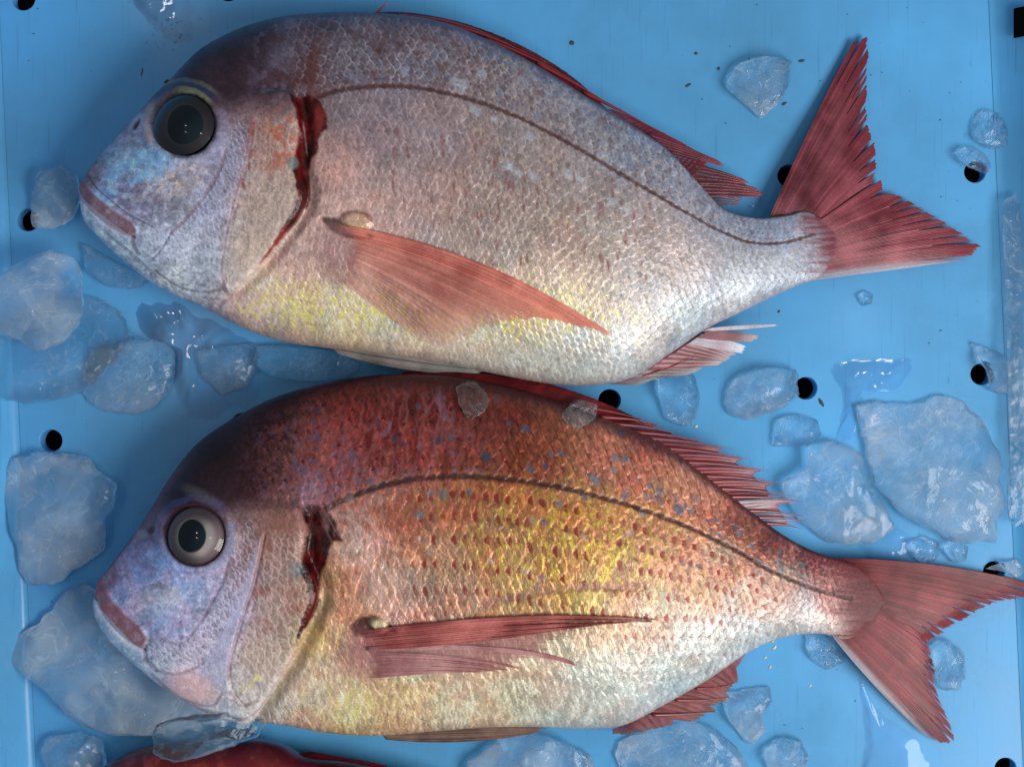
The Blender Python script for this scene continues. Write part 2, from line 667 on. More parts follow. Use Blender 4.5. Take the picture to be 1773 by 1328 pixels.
    return root


build_crate()
g = mesh_py("ground", [(-1.5, -1.5, -0.02), (1.5, -1.5, -0.02), (1.5, 1.5, -0.02), (-1.5, 1.5, -0.02)],
            [(0, 1, 2, 3)], M_GROUND, None, False)
tag(g, "dark wet ground seen through the crate's drain holes", None, kind="structure")


# ------------------------------------------------------------------ scales (overlapping shingles)
def lattice(a, b):
    """a runs towards the tail (1 = one scale), b across rows. Returns height, distance to the free edge, ids, local coords"""
    best = np.full(a.shape, 1e9)
    bj = np.zeros(a.shape)
    bdx = np.zeros(a.shape)
    bdy = np.zeros(a.shape)
    be = np.zeros(a.shape)
    j0 = np.floor(b)
    for dj in (-1, 0, 1, 2):
        j = j0 + dj
        dy = b - j
        off = 0.5 * (np.mod(j, 2))
        jx = (h01(j, 3.3) - 0.5) * 0.2
        e = 0.62 - 0.55 * dy * dy
        # smallest lattice centre greater than a - e
        ci = np.ceil(a - e - off - jx) + off + jx
        dx = a - ci
        ok = np.abs(dy) < 1.02
        m = ok & (ci < best)
        best = np.where(m, ci, best)
        bj = np.where(m, j, bj)
        bdx = np.where(m, dx, bdx)
        bdy = np.where(m, dy, bdy)
        be = np.where(m, e - dx, be)
    hgt = np.clip(1.0 - be, 0, 1)
    return hgt, be, np.round(best * 2), bj, bdx, bdy


def body_grid(knots, thick, zc, nu, ntop, nbot=36, power=0.92):
    kn = np.asarray(knots, float)
    full = np.hstack([kn, np.asarray(thick, float)[:, None], np.asarray(zc, float)[:, None]])
    # sample along the mid line
    mid = np.hstack([(kn[:, :2] + kn[:, 2:4]) / 2, full])
    s = catmull(mid, nu)
    D, Vv, th, z0 = s[:, 2:4], s[:, 4:6], np.maximum(s[:, 6], 0.2) * 1e-3, s[:, 7] * 1e-3
    # uniform arc length angles on an ellipse 1 : 0.38
    tt = np.linspace(0, math.pi, 4000)
    arc = np.concatenate([[0], np.cumsum(np.hypot(np.diff(-np.cos(tt)), 0.38 * np.diff(np.sin(tt))))])
    th_top = np.interp(np.linspace(0, arc[-1], ntop), arc, tt)
    th_bot = np.linspace(math.pi, 2 * math.pi, nbot + 2)[1:-1]
    ang = np.concatenate([th_top, th_bot])
    w = 0.5 - 0.5 * np.cos(ang)
    sn = np.sin(ang)
    top = sn >= -1e-9
    z = np.where(top[None, :], th[:, None] * np.abs(sn)[None, :] ** power,
                 -np.minimum(th, z0 - 0.0008)[:, None] * np.abs(sn)[None, :] ** 0.6)
    z = z + z0[:, None]
    px = D[:, 0:1] * (1 - w) + Vv[:, 0:1] * w
    py = D[:, 1:2] * (1 - w) + Vv[:, 1:2] * w
    pos = P(px, py, np.broadcast_to(z0[:, None], px.shape)).copy()
    pos[..., 2] = z
    return pos, ang, w, np.broadcast_to(top, px.shape), D, Vv, z0


def grid_normals(pos):
    du = np.gradient(pos, axis=0)
    pp = np.concatenate([pos[:, -1:], pos, pos[:, :1]], axis=1)
    dv = (pp[:, 2:] - pp[:, :-2]) / 2
    n = np.cross(dv, du)
    n /= np.linalg.norm(n, axis=-1, keepdims=True) + 1e-12
    if n[pos.shape[0] // 2, 100, 2] < 0:
        n = -n
    return n


def grid_faces(nu, nv):
    i = np.arange(nu - 1)[:, None]
    j = np.arange(nv)[None, :]
    j2 = (j + 1) % nv
    a = i * nv + j
    b = i * nv + j2
    c = (i + 1) * nv + j2
    d = (i + 1) * nv + j
    return np.stack(np.broadcast_arrays(a, d, c, b), -1).reshape(-1, 4)


class ZMap:
    """height of a fish's upper surface under a photo pixel"""
    def __init__(self, pos, cell=3.0):
        self.c = cell
        self.n = (int(1980 / cell), int(1700 / cell))
        self.z = np.full(self.n, -1.0)
        px, py = unP(pos)
        i = np.clip(((px + 100) / cell).astype(int), 0, self.n[0] - 1)
        j = np.clip(((py + 100) / cell).astype(int), 0, self.n[1] - 1)
        np.maximum.at(self.z, (i.ravel(), j.ravel()), pos[..., 2].ravel())
        for _ in range(2):
            p = np.pad(self.z, 1, constant_values=-1)
            nb = np.max([p[1 + a:p.shape[0] - 1 + a, 1 + b:p.shape[1] - 1 + b] for a in (-1, 0, 1) for b in (-1, 0, 1)], axis=0)
            self.z = np.where(self.z < 0, nb, self.z)

    def __call__(self, px, py):
        x = (np.asarray(px, float) + 100) / self.c - 0.5
        y = (np.asarray(py, float) + 100) / self.c - 0.5
        i = np.clip(np.floor(x).astype(int), 0, self.n[0] - 2)
        j = np.clip(np.floor(y).astype(int), 0, self.n[1] - 2)
        fx, fy = np.clip(x - i, 0, 1), np.clip(y - j, 0, 1)
        z = self.z
        return (z[i, j] * (1 - fx) + z[i + 1, j] * fx) * (1 - fy) + (z[i, j + 1] * (1 - fx) + z[i + 1, j + 1] * fx) * fy


def daylight_est(px, py):
    """how much light reaches a photo pixel: used once to turn colours read off the photo into surface colours"""
    return 0.53 + 0.62 * smooth(100, 1300, px) + 0.16 * smooth(950, 1250, px)


def idw(px, py, pts, s=26.0, p=1.7):
    acc = np.zeros(px.shape + (3,))
    ws = np.zeros(px.shape)
    for (x, y, c) in pts:
        L = daylight_est(np.array(float(x)), np.array(float(y)))
        w = 1.0 / ((px - x) ** 2 + (py - y) ** 2 + s * s) ** p
        acc += w[..., None] * (lin(c) / L)
        ws += w
    return acc / ws[..., None]


def col_at(c, x):
    return lin(c) / float(daylight_est(np.array(float(x)), 0))


# ------------------------------------------------------------------ fins
def resample(poly, r):
    q = np.asarray(poly, float)
    if len(q) > 2:
        q = catmull(q, 200)
    L = np.concatenate([[0], np.cumsum(np.linalg.norm(np.diff(q, axis=0), axis=1))])
    L /= L[-1]
    return np.stack([np.interp(r, L, q[:, 0]), np.interp(r, L, q[:, 1])], -1)


def flap(base, tip, nrays, nt=40, mid=None, z=None, colf=None, alpf=None, group=0, slit=0.5, ts=0.7, jag=0.03,
         ridge=0.00035, th=0.0006, seed=0, per=4, curl=0.0, dz=0.0):
    """one webbed piece of a fin as a closed shell: returns V,F,col,alp. Rays run from base to tip."""
    rng = np.random.default_rng(seed)
    nc = nrays * per + 1
    r = np.linspace(0, 1, nc)
    rr = np.minimum((r * nrays).astype(int), nrays - 1)
    t = np.linspace(0, 1, nt)
    if group:
        bounds = [0]
        while bounds[-1] < nrays:
            bounds.append(min(nrays, bounds[-1] + max(1, int(round(group * rng.uniform(0.5, 1.6))))))
        gi = np.searchsorted(bounds, rr, side='right') - 1
        gc = np.array([(bounds[k] + bounds[k + 1]) / 2 / nrays for k in range(len(bounds) - 1)])
        glen = 1 - jag * 1.5 * rng.random(len(gc))
        gts = ts + (1 - ts) * 0.6 * rng.random(len(gc)) - 0.1
        lean = rng.normal(0, 0.25, len(gc)) / nrays
        con = slit * smooth(0, 1, np.clip((t[None, :] - gts[gi][:, None]) / (1 - gts[gi][:, None] + 1e-6), 0, 1))
        re = gc[gi][:, None] + (r - gc[gi])[:, None] * (1 - con) + lean[gi][:, None] * con
        lenf = glen[gi]
    else:
        re = np.repeat(r[:, None], nt, 1)
        lenf = np.ones(nc)
        gi = np.zeros(nc, int)
        gts = np.array([2.0])
    rj = 1 - jag * rng.random(nrays + 1)
    if nrays > 9:
        re = np.clip(re + ((fbm(r * nrays * 0.45 + seed, r * 0 + 3.1, 2, 2) - 0.5) * 1.1 / nrays)[:, None] * np.sin(np.clip(t, 0, 1) * 2.2)[None, :] * np.sin(math.pi * r)[:, None], 0, 1)
    ph = (r * nrays) % 1.0
    rid = 0.5 + 0.5 * np.cos(2 * math.pi * (ph - 0.5))
    lenf = lenf * rj[rr] * (1 - 0.5 * jag * (1 - rid))
    te = t[None, :] * lenf[:, None]
    B = resample(base, re.ravel()).reshape(nc, nt, 2)
    T = resample(tip, re.ravel()).reshape(nc, nt, 2)
    C = resample(mid, re.ravel()).reshape(nc, nt, 2) if mid is not None else (B + T) / 2
    u = te[..., None]
    q = (1 - u) ** 2 * B + 2 * u * (1 - u) * C + u * u * T
    px, py = q[..., 0], q[..., 1]
    zz = z(px, py, te) + dz
    wob = 0.0006 * (fbm(px / 60 + seed, py / 60, 2, 2) - 0.5)
    ztop = zz + ridge * rid[:, None] * (1 - 0.6 * te) + wob + (gi % 2)[:, None] * 0.00015 * te
    top = P(px, py, ztop).reshape(-1, 3)
    bot = P(px, py, zz + wob - th).reshape(-1, 3)
    rg = np.repeat(rid[:, None], nt, 1)
    rfull = np.repeat(r[:, None], nt, 1)
    col = colf(px, py, rfull, te, rg).reshape(-1, 3)
    alp = alpf(px, py, rfull, te, rg).reshape(-1)
    i = np.arange(nc - 1)[:, None]
    j = np.arange(nt - 1)[None, :]
    a = (i * nt + j)
    quad = np.stack([a, a + 1, a + nt + 1, a + nt], -1)
    keep = np.ones((nc - 1, nt - 1), bool)
    if group:
        cross = gi[:-1] != gi[1:]
        g1 = np.minimum(gts[gi[:-1]], gts[gi[1:]])
        keep &= ~(cross[:, None] & (t[None, :-1] >= g1[:, None] + 0.02))
    Q = quad[keep]
    # orientation up
    v = top[Q[0]]
    nrm = np.cross(v[1] - v[0], v[3] - v[0])
    if nrm[2] < 0:
        Q = Q[:, ::-1]
    n = len(top)
    e = np.concatenate([Q[:, [k, (k + 1) % 4]] for k in range(4)])
    key = e[:, 0].astype(np.int64) * (10 ** 7) + e[:, 1]
    rkey = e[:, 1].astype(np.int64) * (10 ** 7) + e[:, 0]
    bd = e[~np.isin(key, rkey)]
    skirt = np.stack([bd[:, 1], bd[:, 0], bd[:, 0] + n, bd[:, 1] + n], -1)
    F = np.vstack([Q, Q[:, ::-1] + n, skirt])
    return np.vstack([top, bot]), F, np.vstack([col, col]), np.concatenate([alp, alp])


def fin_mesh(name, pieces, parent, mat=None):
    V, F, C, A, o = [], [], [], [], 0
    for v, f, c, a in pieces:
        V.append(v)
        F.append(f + o)
        C.append(c)
        A.append(a)
        o += len(v)
    V = np.vstack(V)
    F = np.vstack(F)
    used = np.unique(F)
    remap = np.full(len(V), -1)
    remap[used] = np.arange(len(used))
    ob = mesh_np(name, V[used], remap[F], mat or M_FIN, None,
                 {"col": np.clip(np.vstack(C)[used], 0, 1), "alp": np.clip(np.concatenate(A)[used], 0, 1)})
    if parent is not None:
        keep_world(ob, parent)
    return ob


def spine(pts, r0, zf, parent, root, mat=None, name="spine", zoff=0.0006, r1=0.0):
    """tapered pointed spine along photo points"""
    q = catmull(pts, 18)
    z = np.array([zf(x, y, k / 17) for k, (x, y) in enumerate(q)]) + zoff
    c = P(q[:, 0], q[:, 1], z)
    tg = np.gradient(c, axis=0)
    tg /= np.linalg.norm(tg, axis=1)[:, None] + 1e-9
    V, F = [], []
    K = 8
    for i in range(18):
        t = i / 17
        rad = r0 * (1 - t) ** 0.7 * (0.75 + 0.25 * math.cos(t * 3)) + max(r1, 0.00005)
        side = np.cross(tg[i], (0, 0, 1))
        side /= np.linalg.norm(side) + 1e-9
        up = np.cross(side, tg[i])
        for k in range(K):
            a = 2 * math.pi * k / K
            V.append(c[i] + rad * (math.cos(a) * side + 0.7 * math.sin(a) * up))
    for i in range(17):
        for k in range(K):
            F.append((i * K + k, i * K + (k + 1) % K, (i + 1) * K + (k + 1) % K, (i + 1) * K + k))
    F.append(tuple(range(K))[::-1])
    F.append(tuple(17 * K + k for k in range(K)))
    o = mesh_py(name, V, F, mat or M_SPINE)
    o.location = -Vector(root.location)
    o.parent = parent
    if parent is not root:
        o.location = (0, 0, 0)
    return o


def fincol(dark, mid, pale, tip=None, edge_r=None, seed=0, gain=1.02):
    """colour function of a fin: ray colour / web colour with streaks"""
    D, Md, Pl = lin(dark), lin(mid), lin(pale)
    Tp = lin(tip) if tip is not None else None

    def f(px, py, r, t, rid):
        n = np.clip(0.5 + 1.5 * (fbm(r * 41 + seed, t * 2.2 + seed, seed % 5, 3) - 0.5), 0, 1)
        rid = rid ** 1.6
        n2 = fbm(px / 40 + seed, py / 40, 3, 3)
        k = np.clip(0.42 + 0.9 * (n - 0.5) + 1.5 * (n2 - 0.5), 0, 1)[..., None]
        c = D * (1 - k) + Md * k
        ri = np.floor(r * 40)
        c = c * (0.78 + 0.5 * h01(ri, seed * 1.7))[..., None] * (0.75 + 0.5 * n2)[..., None]
        web = ((1 - rid) * (0.04 + 0.34 * n2))[..., None]
        c = c * (1 - web) + Pl * web
        if Tp is not None:
            g = (smooth(0.55, 1.0, t) * 0.6)[..., None]
            c = c * (1 - g) + Tp * g
        if edge_r is not None:
            for (r0, r1, colr, st) in edge_r:
                e = (smooth(r0, r1, r) * st * (0.6 + 0.6 * n))[..., None]
                e = np.clip(e, 0, 1)
                c = c * (1 - e) + lin(colr) * e
        return c / gain
    return f


def alpha(a_ray=0.97, a_web=0.8, tip=1.0, fade=None, root=0.0):
    def f(px, py, r, t, rid):
        a = a_web + (a_ray - a_web) * rid
        a = a * (1 + (tip - 1) * smooth(0.6, 1.0, t))
        if root:
            a = a * smooth(0.0, root, t + 0.06 * (fbm(r * 30, t * 3, 2, 2) - 0.5))
        if fade is not None:
            r0, r1, m = fade
            a = a * (1 + (m - 1) * smooth(r0, r1, r))
        return a
    return f


# ------------------------------------------------------------------ eyes
def eye(root, zmap, cx, cy, R, pupil, iris_cols, tilt, name="eye"):
    """eyeball dome > iris, pupil, cornea"""
    Rm = R * S * 0.93
    z0 = float(np.median(zmap(np.array([cx - R, cx + R, cx, cx]), np.array([cy, cy, cy - R, cy + R])))) + 0.0004
    c = P(cx, cy, z0)
    nrm = Vector(tilt).normalized()
    rot = Vector((0, 0, 1)).rotation_difference(nrm).to_matrix()

    def dome(nr, na, rad, hgt, colf, nm, mat, off=0.0, cxy=(0, 0), ell=(1, 1), sq=0.0, parent=root, onball=False):
        V, F, Cc = [], [], []
        for i in range(nr + 1):
            q = i / nr
            for k in range(na):
                a = 2 * math.pi * k / na
                rr = rad * q * (1 + sq * math.cos(3 * a + 0.6))
                x, y = rr * math.cos(a) * ell[0] + cxy[0], rr * math.sin(a) * ell[1] + cxy[1]
                d = math.hypot(x, y) / Rm
                zz = (Rm * 0.30 * (1 - d * d) + off) if onball else hgt * (1 - q ** 2.0) + off
                V.append(Vector((x, y, zz)))
                Cc.append(colf(q, a) if colf else (1, 1, 1))
        for i in range(nr):
            for k in range(na):
                F.append((i * na + k, (i + 1) * na + k, (i + 1) * na + (k + 1) % na, i * na + (k + 1) % na))
        V = np.array([tuple(rot @ v) for v in V]) + c
        o = mesh_np(nm, V, F, mat, None, {"col": np.array(Cc)})
        keep_world(o, root)
        if parent is not root:
            o.location = (0, 0, 0)
            o.parent = parent
        return o

    rng = np.random.default_rng(int(cx))
    ph = rng.random(6) * 6.28

    def iris(q, a):
        st = 0.5 + 0.25 * math.sin(3 * a + ph[0]) + 0.2 * math.sin(7 * a + ph[1]) * q + 0.12 * math.sin(31 * a + ph[2] + 6 * q)
        st = min(1, max(0, st))
        inner, midc, outer, rimc = [lin(x) / 0.62 for x in iris_cols[:4]]
        up = 0.5 + 0.5 * math.sin(a - 0.4)
        m = inner * (1 - st) + midc * st
        f = float(smooth(0.60, 0.86, np.array(q + 0.07 * up)))
        m = m * (1 - f) + outer * f
        f = float(smooth(0.88, 1.0, np.array(q)))
        m = m * (1 - f) + rimc * f
        return m

    ball = dome(28, 72, Rm, Rm * 0.30, iris, "eye", M_EYE, 0.0)
    pxo = (pupil[0] * S * 0.93, -pupil[1] * S * 0.93)
    pr = pupil[2] * S * 0.93
    rimf = lambda q, a: lin(iris_cols[4]) / 0.62 * (0.55 + 0.45 * math.cos(a - 2.6))
    dome(8, 48, pr * 1.07, 0, rimf, "pupil_rim", M_EYE, 0.00025, pxo, (0.94, 1.06), 0.012, ball, True)
    dome(10, 48, pr, 0, None, "pupil", M_PUPIL, 0.0005, pxo, (0.94, 1.06), 0.02, ball, True)
    dome(16, 64, Rm * 1.01, Rm * 0.40, None, "cornea", M_CORNEA, 0.0004, (0, 0), (1, 1), 0.0, ball)
    return ball


# ------------------------------------------------------------------ the three fish

def scale_coords(px, py, LL, pc, pr, x0, x1, slant=0.12, flat=0.5):
    c = catmull(LL, 300)
    g = np.interp(px, c[:, 0], c[:, 1])
    sl = np.interp(px, c[:, 0], np.gradient(c[:, 1], c[:, 0] + np.arange(300) * 1e-6))
    gm = c[0, 1] + (c[-1, 1] - c[0, 1]) * np.clip((px - c[0, 0]) / (c[-1, 0] - c[0, 0]), -0.2, 1.2)
    dy = py - g
    f = flat * smooth(20, 330, dy)
    g2 = g * (1 - f) + gm * f
    dy2 = py - g2
    xx = px + (sl * 0.8 - slant) * dy2 * 0.6
    xs = np.linspace(200, 1600, 600)
    kx = smooth(x0, x1, xs)
    cum = np.concatenate([[0], np.cumsum(np.diff(xs) / (pc[0] + (pc[1] - pc[0]) * kx[:-1]))])
    a = np.interp(xx, xs, cum) + 0.55 * (fbm(px / 48, py / 48, 4, 2) - 0.5) + 0.16 * (vn(px / 13, py / 13, 1) - 0.5)
    b = dy2 / (pr[0] + (pr[1] - pr[0]) * smooth(x0, x1, xx)) + 0.55 * (fbm(px / 52, py / 52, 5, 2) - 0.5) + 0.16 * (vn(px / 13, py / 13, 2) - 0.5)
    return a, b, dy


def ell(px, py, cx, cy, rx, ry, ang=0.0, soft=0.35):
    c, s_ = math.cos(ang), math.sin(ang)
    x = (px - cx) * c + (py - cy) * s_
    y = -(px - cx) * s_ + (py - cy) * c
    d = np.sqrt((x / rx) ** 2 + (y / ry) ** 2)
    return 1 - smooth(1 - soft, 1 + soft, d)


def strokes(px, py, fx, fy, seed, slant=0.0, sharp=6):
    n = fbm((px + slant * py) / fx, py / fy, seed, 3)
    return (1 - np.abs(2 * n - 1)) ** sharp


def spots(c, px, py, lst, colr, st=0.8, soft=0.5):
    m = np.zeros(px.shape)
    px = px + 9 * (fbm(px / 8, py / 8, 2, 2) - 0.5)
    py = py + 9 * (fbm(px / 8 + 5, py / 8, 4, 2) - 0.5)
    for (x, y, r) in lst:
        k = (np.abs(px - x) < 3 * r) & (np.abs(py - y) < 3 * r)
        if k.any():
            j = (h01(x, y) - 0.5) * 0.5
            m[k] = np.maximum(m[k], ell(px[k], py[k], x, y, r * (1 + j), r * (1 - j), j * 4, soft) * (0.6 + 0.4 * h01(y, x)))
    return mix(c, colr, m * st)


def side_of(px, py, curve):
    q = catmull(curve, 200)
    o = np.argsort(q[:, 1])
    gx = np.interp(py, q[o, 1], q[o, 0])
    y0, y1 = q[:, 1].min(), q[:, 1].max()
    inr = smooth(y0 - 12, y0 + 12, py) * (1 - smooth(y1 - 8, y1 + 10, py))
    return px - gx, inr


def build_body(name, root, knots, thick, zc, paint, nu, ntop, mat):
    pos, ang, w, top, D, Vv, z0 = body_grid(knots, thick, zc, nu, ntop)
    nrm = grid_normals(pos)
    px, py = unP(pos)
    sh = px.shape
    u = np.repeat(np.linspace(0, 1, sh[0])[:, None], sh[1], 1)
    wv = np.broadcast_to(w[None, :], sh)
    col, rel, rgh, met = paint(px.ravel(), py.ravel(), u.ravel(), wv.ravel())
    rel = rel.reshape(sh) * np.clip(np.sin(ang), 0, 1)[None, :] ** 0.5 * smooth(0, 0.006, u) * (1 - smooth(0.985, 1, u))
    pos = pos + nrm * rel[..., None]
    o = mesh_np(name, pos.reshape(-1, 3), grid_faces(*sh), mat, None,
                {"col": np.clip(col, 0.002, 0.95), "rgh": rgh, "met": met})
    keep_world(o, root)
    nt = (np.sin(ang) >= -1e-9).sum()
    return o, ZMap(pos[:, :nt])


# ---- upper fish: pale, greyish pink
K1 = [(140, 333, 139, 345), (150, 309, 147, 378), (172, 277, 166, 405), (205, 241, 200, 439), (242, 200, 242, 475), (291, 150, 300, 510),
      (341, 97, 350, 531), (400, 60, 415, 565), (470, 36, 480, 589), (560, 25, 560, 602), (660, 26, 660, 612),
      (760, 40, 760, 628), (850, 74, 860, 648), (930, 116, 950, 664), (1010, 166, 1030, 667), (1090, 216, 1100, 651),
      (1160, 264, 1165, 609), (1210, 319, 1220, 571), (1250, 360, 1275, 544), (1310, 377, 1335, 515), (1365, 372, 1385, 493),
      (1398, 366, 1418, 482), (1420, 376, 1436, 474), (1446, 398, 1456, 458), (1462, 424, 1464, 438)]
T1 = [2, 10, 16, 21, 25, 30, 33, 35, 36, 36, 36, 35, 34, 32, 29, 26, 22, 17, 12, 8, 4.6, 2.6, 1.7, 1.0, 0.5]
Z1 = [20, 21, 22, 23, 24, 25, 25, 25, 25, 25, 25, 25, 25, 25, 24, 23, 21, 19, 17, 15, 13, 11.6, 11, 10.6, 10.2]
LL1 = [(535, 176), (565, 163), (620, 153), (700, 150), (760, 159), (830, 178), (900, 205), (960, 235), (1020, 268), (1080, 305),
       (1140, 340), (1200, 375), (1250, 402), (1300, 420), (1350, 421), (1410, 406)]
GILL1 = [(508, 160), (522, 205), (517, 250), (522, 300), (530, 335), (520, 370), (492, 410), (457, 455), (425, 488), (395, 515)]
PRE1 = [(438, 205), (432, 250), (418, 310), (402, 370), (392, 430), (388, 470), (398, 500)]
C1 = [(160, 300, (110, 70, 85)), (200, 290, (110, 150, 190)), (260, 310, (118, 140, 172)), (300, 350, (130, 135, 150)), (230, 360, (120, 120, 155)),
      (330, 300, (125, 125, 150)), (170, 385, (145, 172, 195)), (210, 440, (145, 170, 195)), (300, 485, (165, 175, 188)), (350, 450, (155, 165, 188)),
      (280, 420, (150, 160, 190)), (350, 360, (140, 145, 180)), (400, 300, (130, 115, 135)), (440, 230, (130, 95, 100)), (480, 260, (160, 112, 100)),
      (450, 350, (170, 145, 135)), (440, 430, (180, 155, 140)), (480, 330, (165, 140, 130)), (330, 130, (52, 30, 44)), (400, 100, (56, 32, 46)),
      (450, 70, (56, 38, 52)), (400, 160, (60, 33, 45)), (470, 150, (86, 54, 64)), (490, 100, (105, 95, 115)), (530, 130, (98, 62, 72)),
      (560, 50, (72, 58, 72)), (600, 90, (110, 104, 120)), (700, 60, (98, 86, 102)), (700, 120, (118, 110, 128)), (800, 120, (125, 116, 128)),
      (850, 90, (108, 102, 116)), (900, 150, (130, 128, 138)), (1000, 220, (130, 136, 150)), (1080, 260, (136, 148, 168)), (1150, 300, (138, 154, 178)),
      (1200, 340, (143, 158, 182)), (600, 200, (122, 112, 124)), (650, 250, (122, 112, 128)), (750, 220, (130, 120, 132)), (850, 260, (136, 122, 126)),
      (950, 300, (138, 124, 126)), (1050, 340, (148, 136, 140)), (1120, 380, (155, 150, 158)), (600, 300, (178, 140, 136)), (650, 340, (168, 136, 130)),
      (750, 340, (146, 127, 126)), (850, 380, (148, 131, 128)), (950, 400, (150, 136, 130)), (1050, 420, (165, 157, 152)), (1150, 430, (170, 171, 176)),
      (1250, 440, (170, 180, 198)), (1350, 400, (150, 164, 193)), (1400, 430, (170, 178, 202)), (1350, 460, (180, 194, 213)), (560, 420, (192, 165, 163)),
      (500, 450, (187, 160, 152)), (450, 520, (190, 180, 168)), (520, 540, (195, 187, 150)), (600, 560, (200, 191, 160)), (700, 600, (205, 199, 180)),
      (800, 610, (205, 204, 190)), (900, 560, (205, 199, 175)), (1000, 520, (190, 188, 172)), (900, 640, (207, 213, 208)), (1050, 600, (197, 212, 218)),
      (1150, 540, (190, 207, 220)), (1100, 480, (180, 184, 188)), (1250, 510, (190, 207, 223)), (400, 550, (165, 143, 152)), (500, 588, (165, 148, 142)),
      (230, 215, (120, 112, 140)), (270, 178, (80, 66, 84))]


def cheek_scales(px, py, pitch, ang, slant=0.0):
    c, s_ = math.cos(ang), math.sin(ang)
    a = ((px) * c + py * s_) / pitch[0]
    b = (-px * s_ + py * c) / pitch[1]
    a = a + 1.5 * (fbm(px / 40, py / 40, 5, 2) - 0.5) + 0.4 * (vn(px / 11, py / 11, 1) - 0.5)
    b = b + 1.5 * (fbm(px / 40, py / 40, 6, 2) - 0.5) + 0.4 * (vn(px / 11, py / 11, 3) - 0.5)
    return lattice(a, b)


def paint_pale(px, py, u, w):
    n = px.size
    c = idw(px, py, C1)
    rel = np.zeros(n)
    rgh = np.full(n, 0.33)
    met = np.zeros(n)
    dg, gin = side_of(px, py, GILL1)
    dp, pin = side_of(px, py, PRE1)
    head = 1 - smooth(-14, 14, dg)
    # scaled flank and nape
    nape = smooth(440, 560, px) * (1 - smooth(150, 215, py + 0.2 * (540 - px)))
    scaly = np.clip((1 - head) + nape, 0, 1)
    a, b, dll = scale_coords(px, py, LL1, (15, 9.5), (12.5, 8), 1050, 1400)
    hg, ed, ii, jj, ldx, ldy = lattice(a, b)
    rnd = h01(ii, jj, 1)
    amp = scaly * (1 - 0.3 * smooth(1150, 1400, px)) * (1 - 0.8 * smooth(1390, 1440, px))
    belly = smooth(0.62, 0.92, w)
    back = 1 - smooth(-20, 30, dll)
    rnd_b = h01(ii, jj, 5)
    rel += amp * hg * (0.00030 + 0.00012 * belly) + amp * ((rnd - 0.5) * ldx + (rnd_b - 0.5) * ldy) * 0.00042
    c = c * (1 + amp * (0.22 * (rnd - 0.5)))[:, None]
    edge = amp * (1 - smooth(0.03, 0.20, ed))
    pat = smooth(0.35, 0.65, fbm(px / 60, py / 60, 2, 3))
    pat2 = smooth(0.4, 0.65, fbm(px / 38 + 9, py / 55, 5, 3))
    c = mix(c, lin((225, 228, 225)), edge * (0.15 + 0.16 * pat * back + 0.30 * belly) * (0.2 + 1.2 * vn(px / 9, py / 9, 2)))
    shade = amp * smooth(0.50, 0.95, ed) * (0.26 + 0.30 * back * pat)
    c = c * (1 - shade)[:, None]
    # warm / cool patches
    wp = smooth(0.35, 0.7, fbm(px / 75 + 3, py / 60, 1, 4)) * amp
    c = c * (1 + wp[:, None] * np.array([0.10, -0.06, -0.10]))
    cp = smooth(0.5, 0.75, fbm(px / 40 + 8, py / 45, 7, 4)) * amp
    c = c * (1 + cp[:, None] * np.array([-0.12, -0.05, 0.04]))
    # fine striation of slime and scale rays, patchy
    st = strokes(px, py, 6.5, 32, 1, 0.25, 9) * amp * (0.25 + pat2)
    c = c * (1 + 0.40 * st)[:, None]
    st = strokes(px, py, 7.5, 24, 2, -0.35, 12) * amp * (0.2 + (1 - pat2))
    c = c * (1 + 0.45 * st)[:, None]
    st2 = strokes(px, py, 6.0, 24, 4, -0.2, 9) * amp
    c = c * (1 - 0.22 * st2 * (0.3 + pat))[:, None]
    c = c * (0.74 + 0.52 * fbm(px / 4.5, py / 9, 3, 3))[:, None]
    c = c * (1 + 0.06 * (1 - back)[:, None] * np.array([1.2, 0.4, -0.4]))
    c = c * (0.80 + 0.40 * fbm(px / 40, py / 40, 6, 4))[:, None]
    # gold glints on the lower flank, silver-blue on the belly towards the tail
    gold = np.exp(-((px - 560) / 190) ** 2 - ((py - 535) / 45) ** 2) + 1.0 * np.exp(-((px - 890) / 200) ** 2 - ((py - 535 - (px - 890) * 0.05) / 52) ** 2)
    gs = np.clip(gold, 0, 1) * amp * smooth(0.52, 0.64, fbm(px / 5, py / 11, 2, 3)) * (0.35 + 0.65 * (1 - smooth(0.1, 0.45, ed)))
    c = mix(c, col_at((228, 218, 100), 700), gs * 0.95)
    sv = belly * amp * smooth(700, 1000, px)
    met += 0.10 * sv + 0.14 * amp
    fg = amp * (1 - belly) * smooth(0.66, 0.74, fbm(px / 4, py / 6, 7, 2)) * smooth(700, 850, px) * 0.7
    c = mix(c, lin((220, 190, 140)), fg * 0.35)
    # blotches
    c = spots(c, px, py, [(672, 50, 11), (655, 84, 13), (690, 78, 10), (765, 118, 9), (648, 130, 9), (640, 150, 10), (900, 126, 6), (770, 60, 8), (610, 60, 9), (720, 95, 7)],
              col_at((92, 44, 48), 690), 0.65, 0.6)
    rr = np.random.default_rng(5)
    dash = [(rr.uniform(680, 1130), 0, 0) for _ in range(130)]
    m = np.zeros(n)
    for (x, _, _) in dash:
        y = rr.uniform(205, 300) + (x - 700) * 0.22 + rr.uniform(0, 130)
        k = (np.abs(px - x) < 14) & (np.abs(py - y) < 26)
        m[k] = np.maximum(m[k], ell(px[k], py[k], x, y, rr.uniform(1.6, 3.2), rr.uniform(6, 12), rr.uniform(-.2, .1), 0.6) * rr.uniform(0.3, 1))
    c = mix(c, lin((132, 62, 58)), m * 0.75)
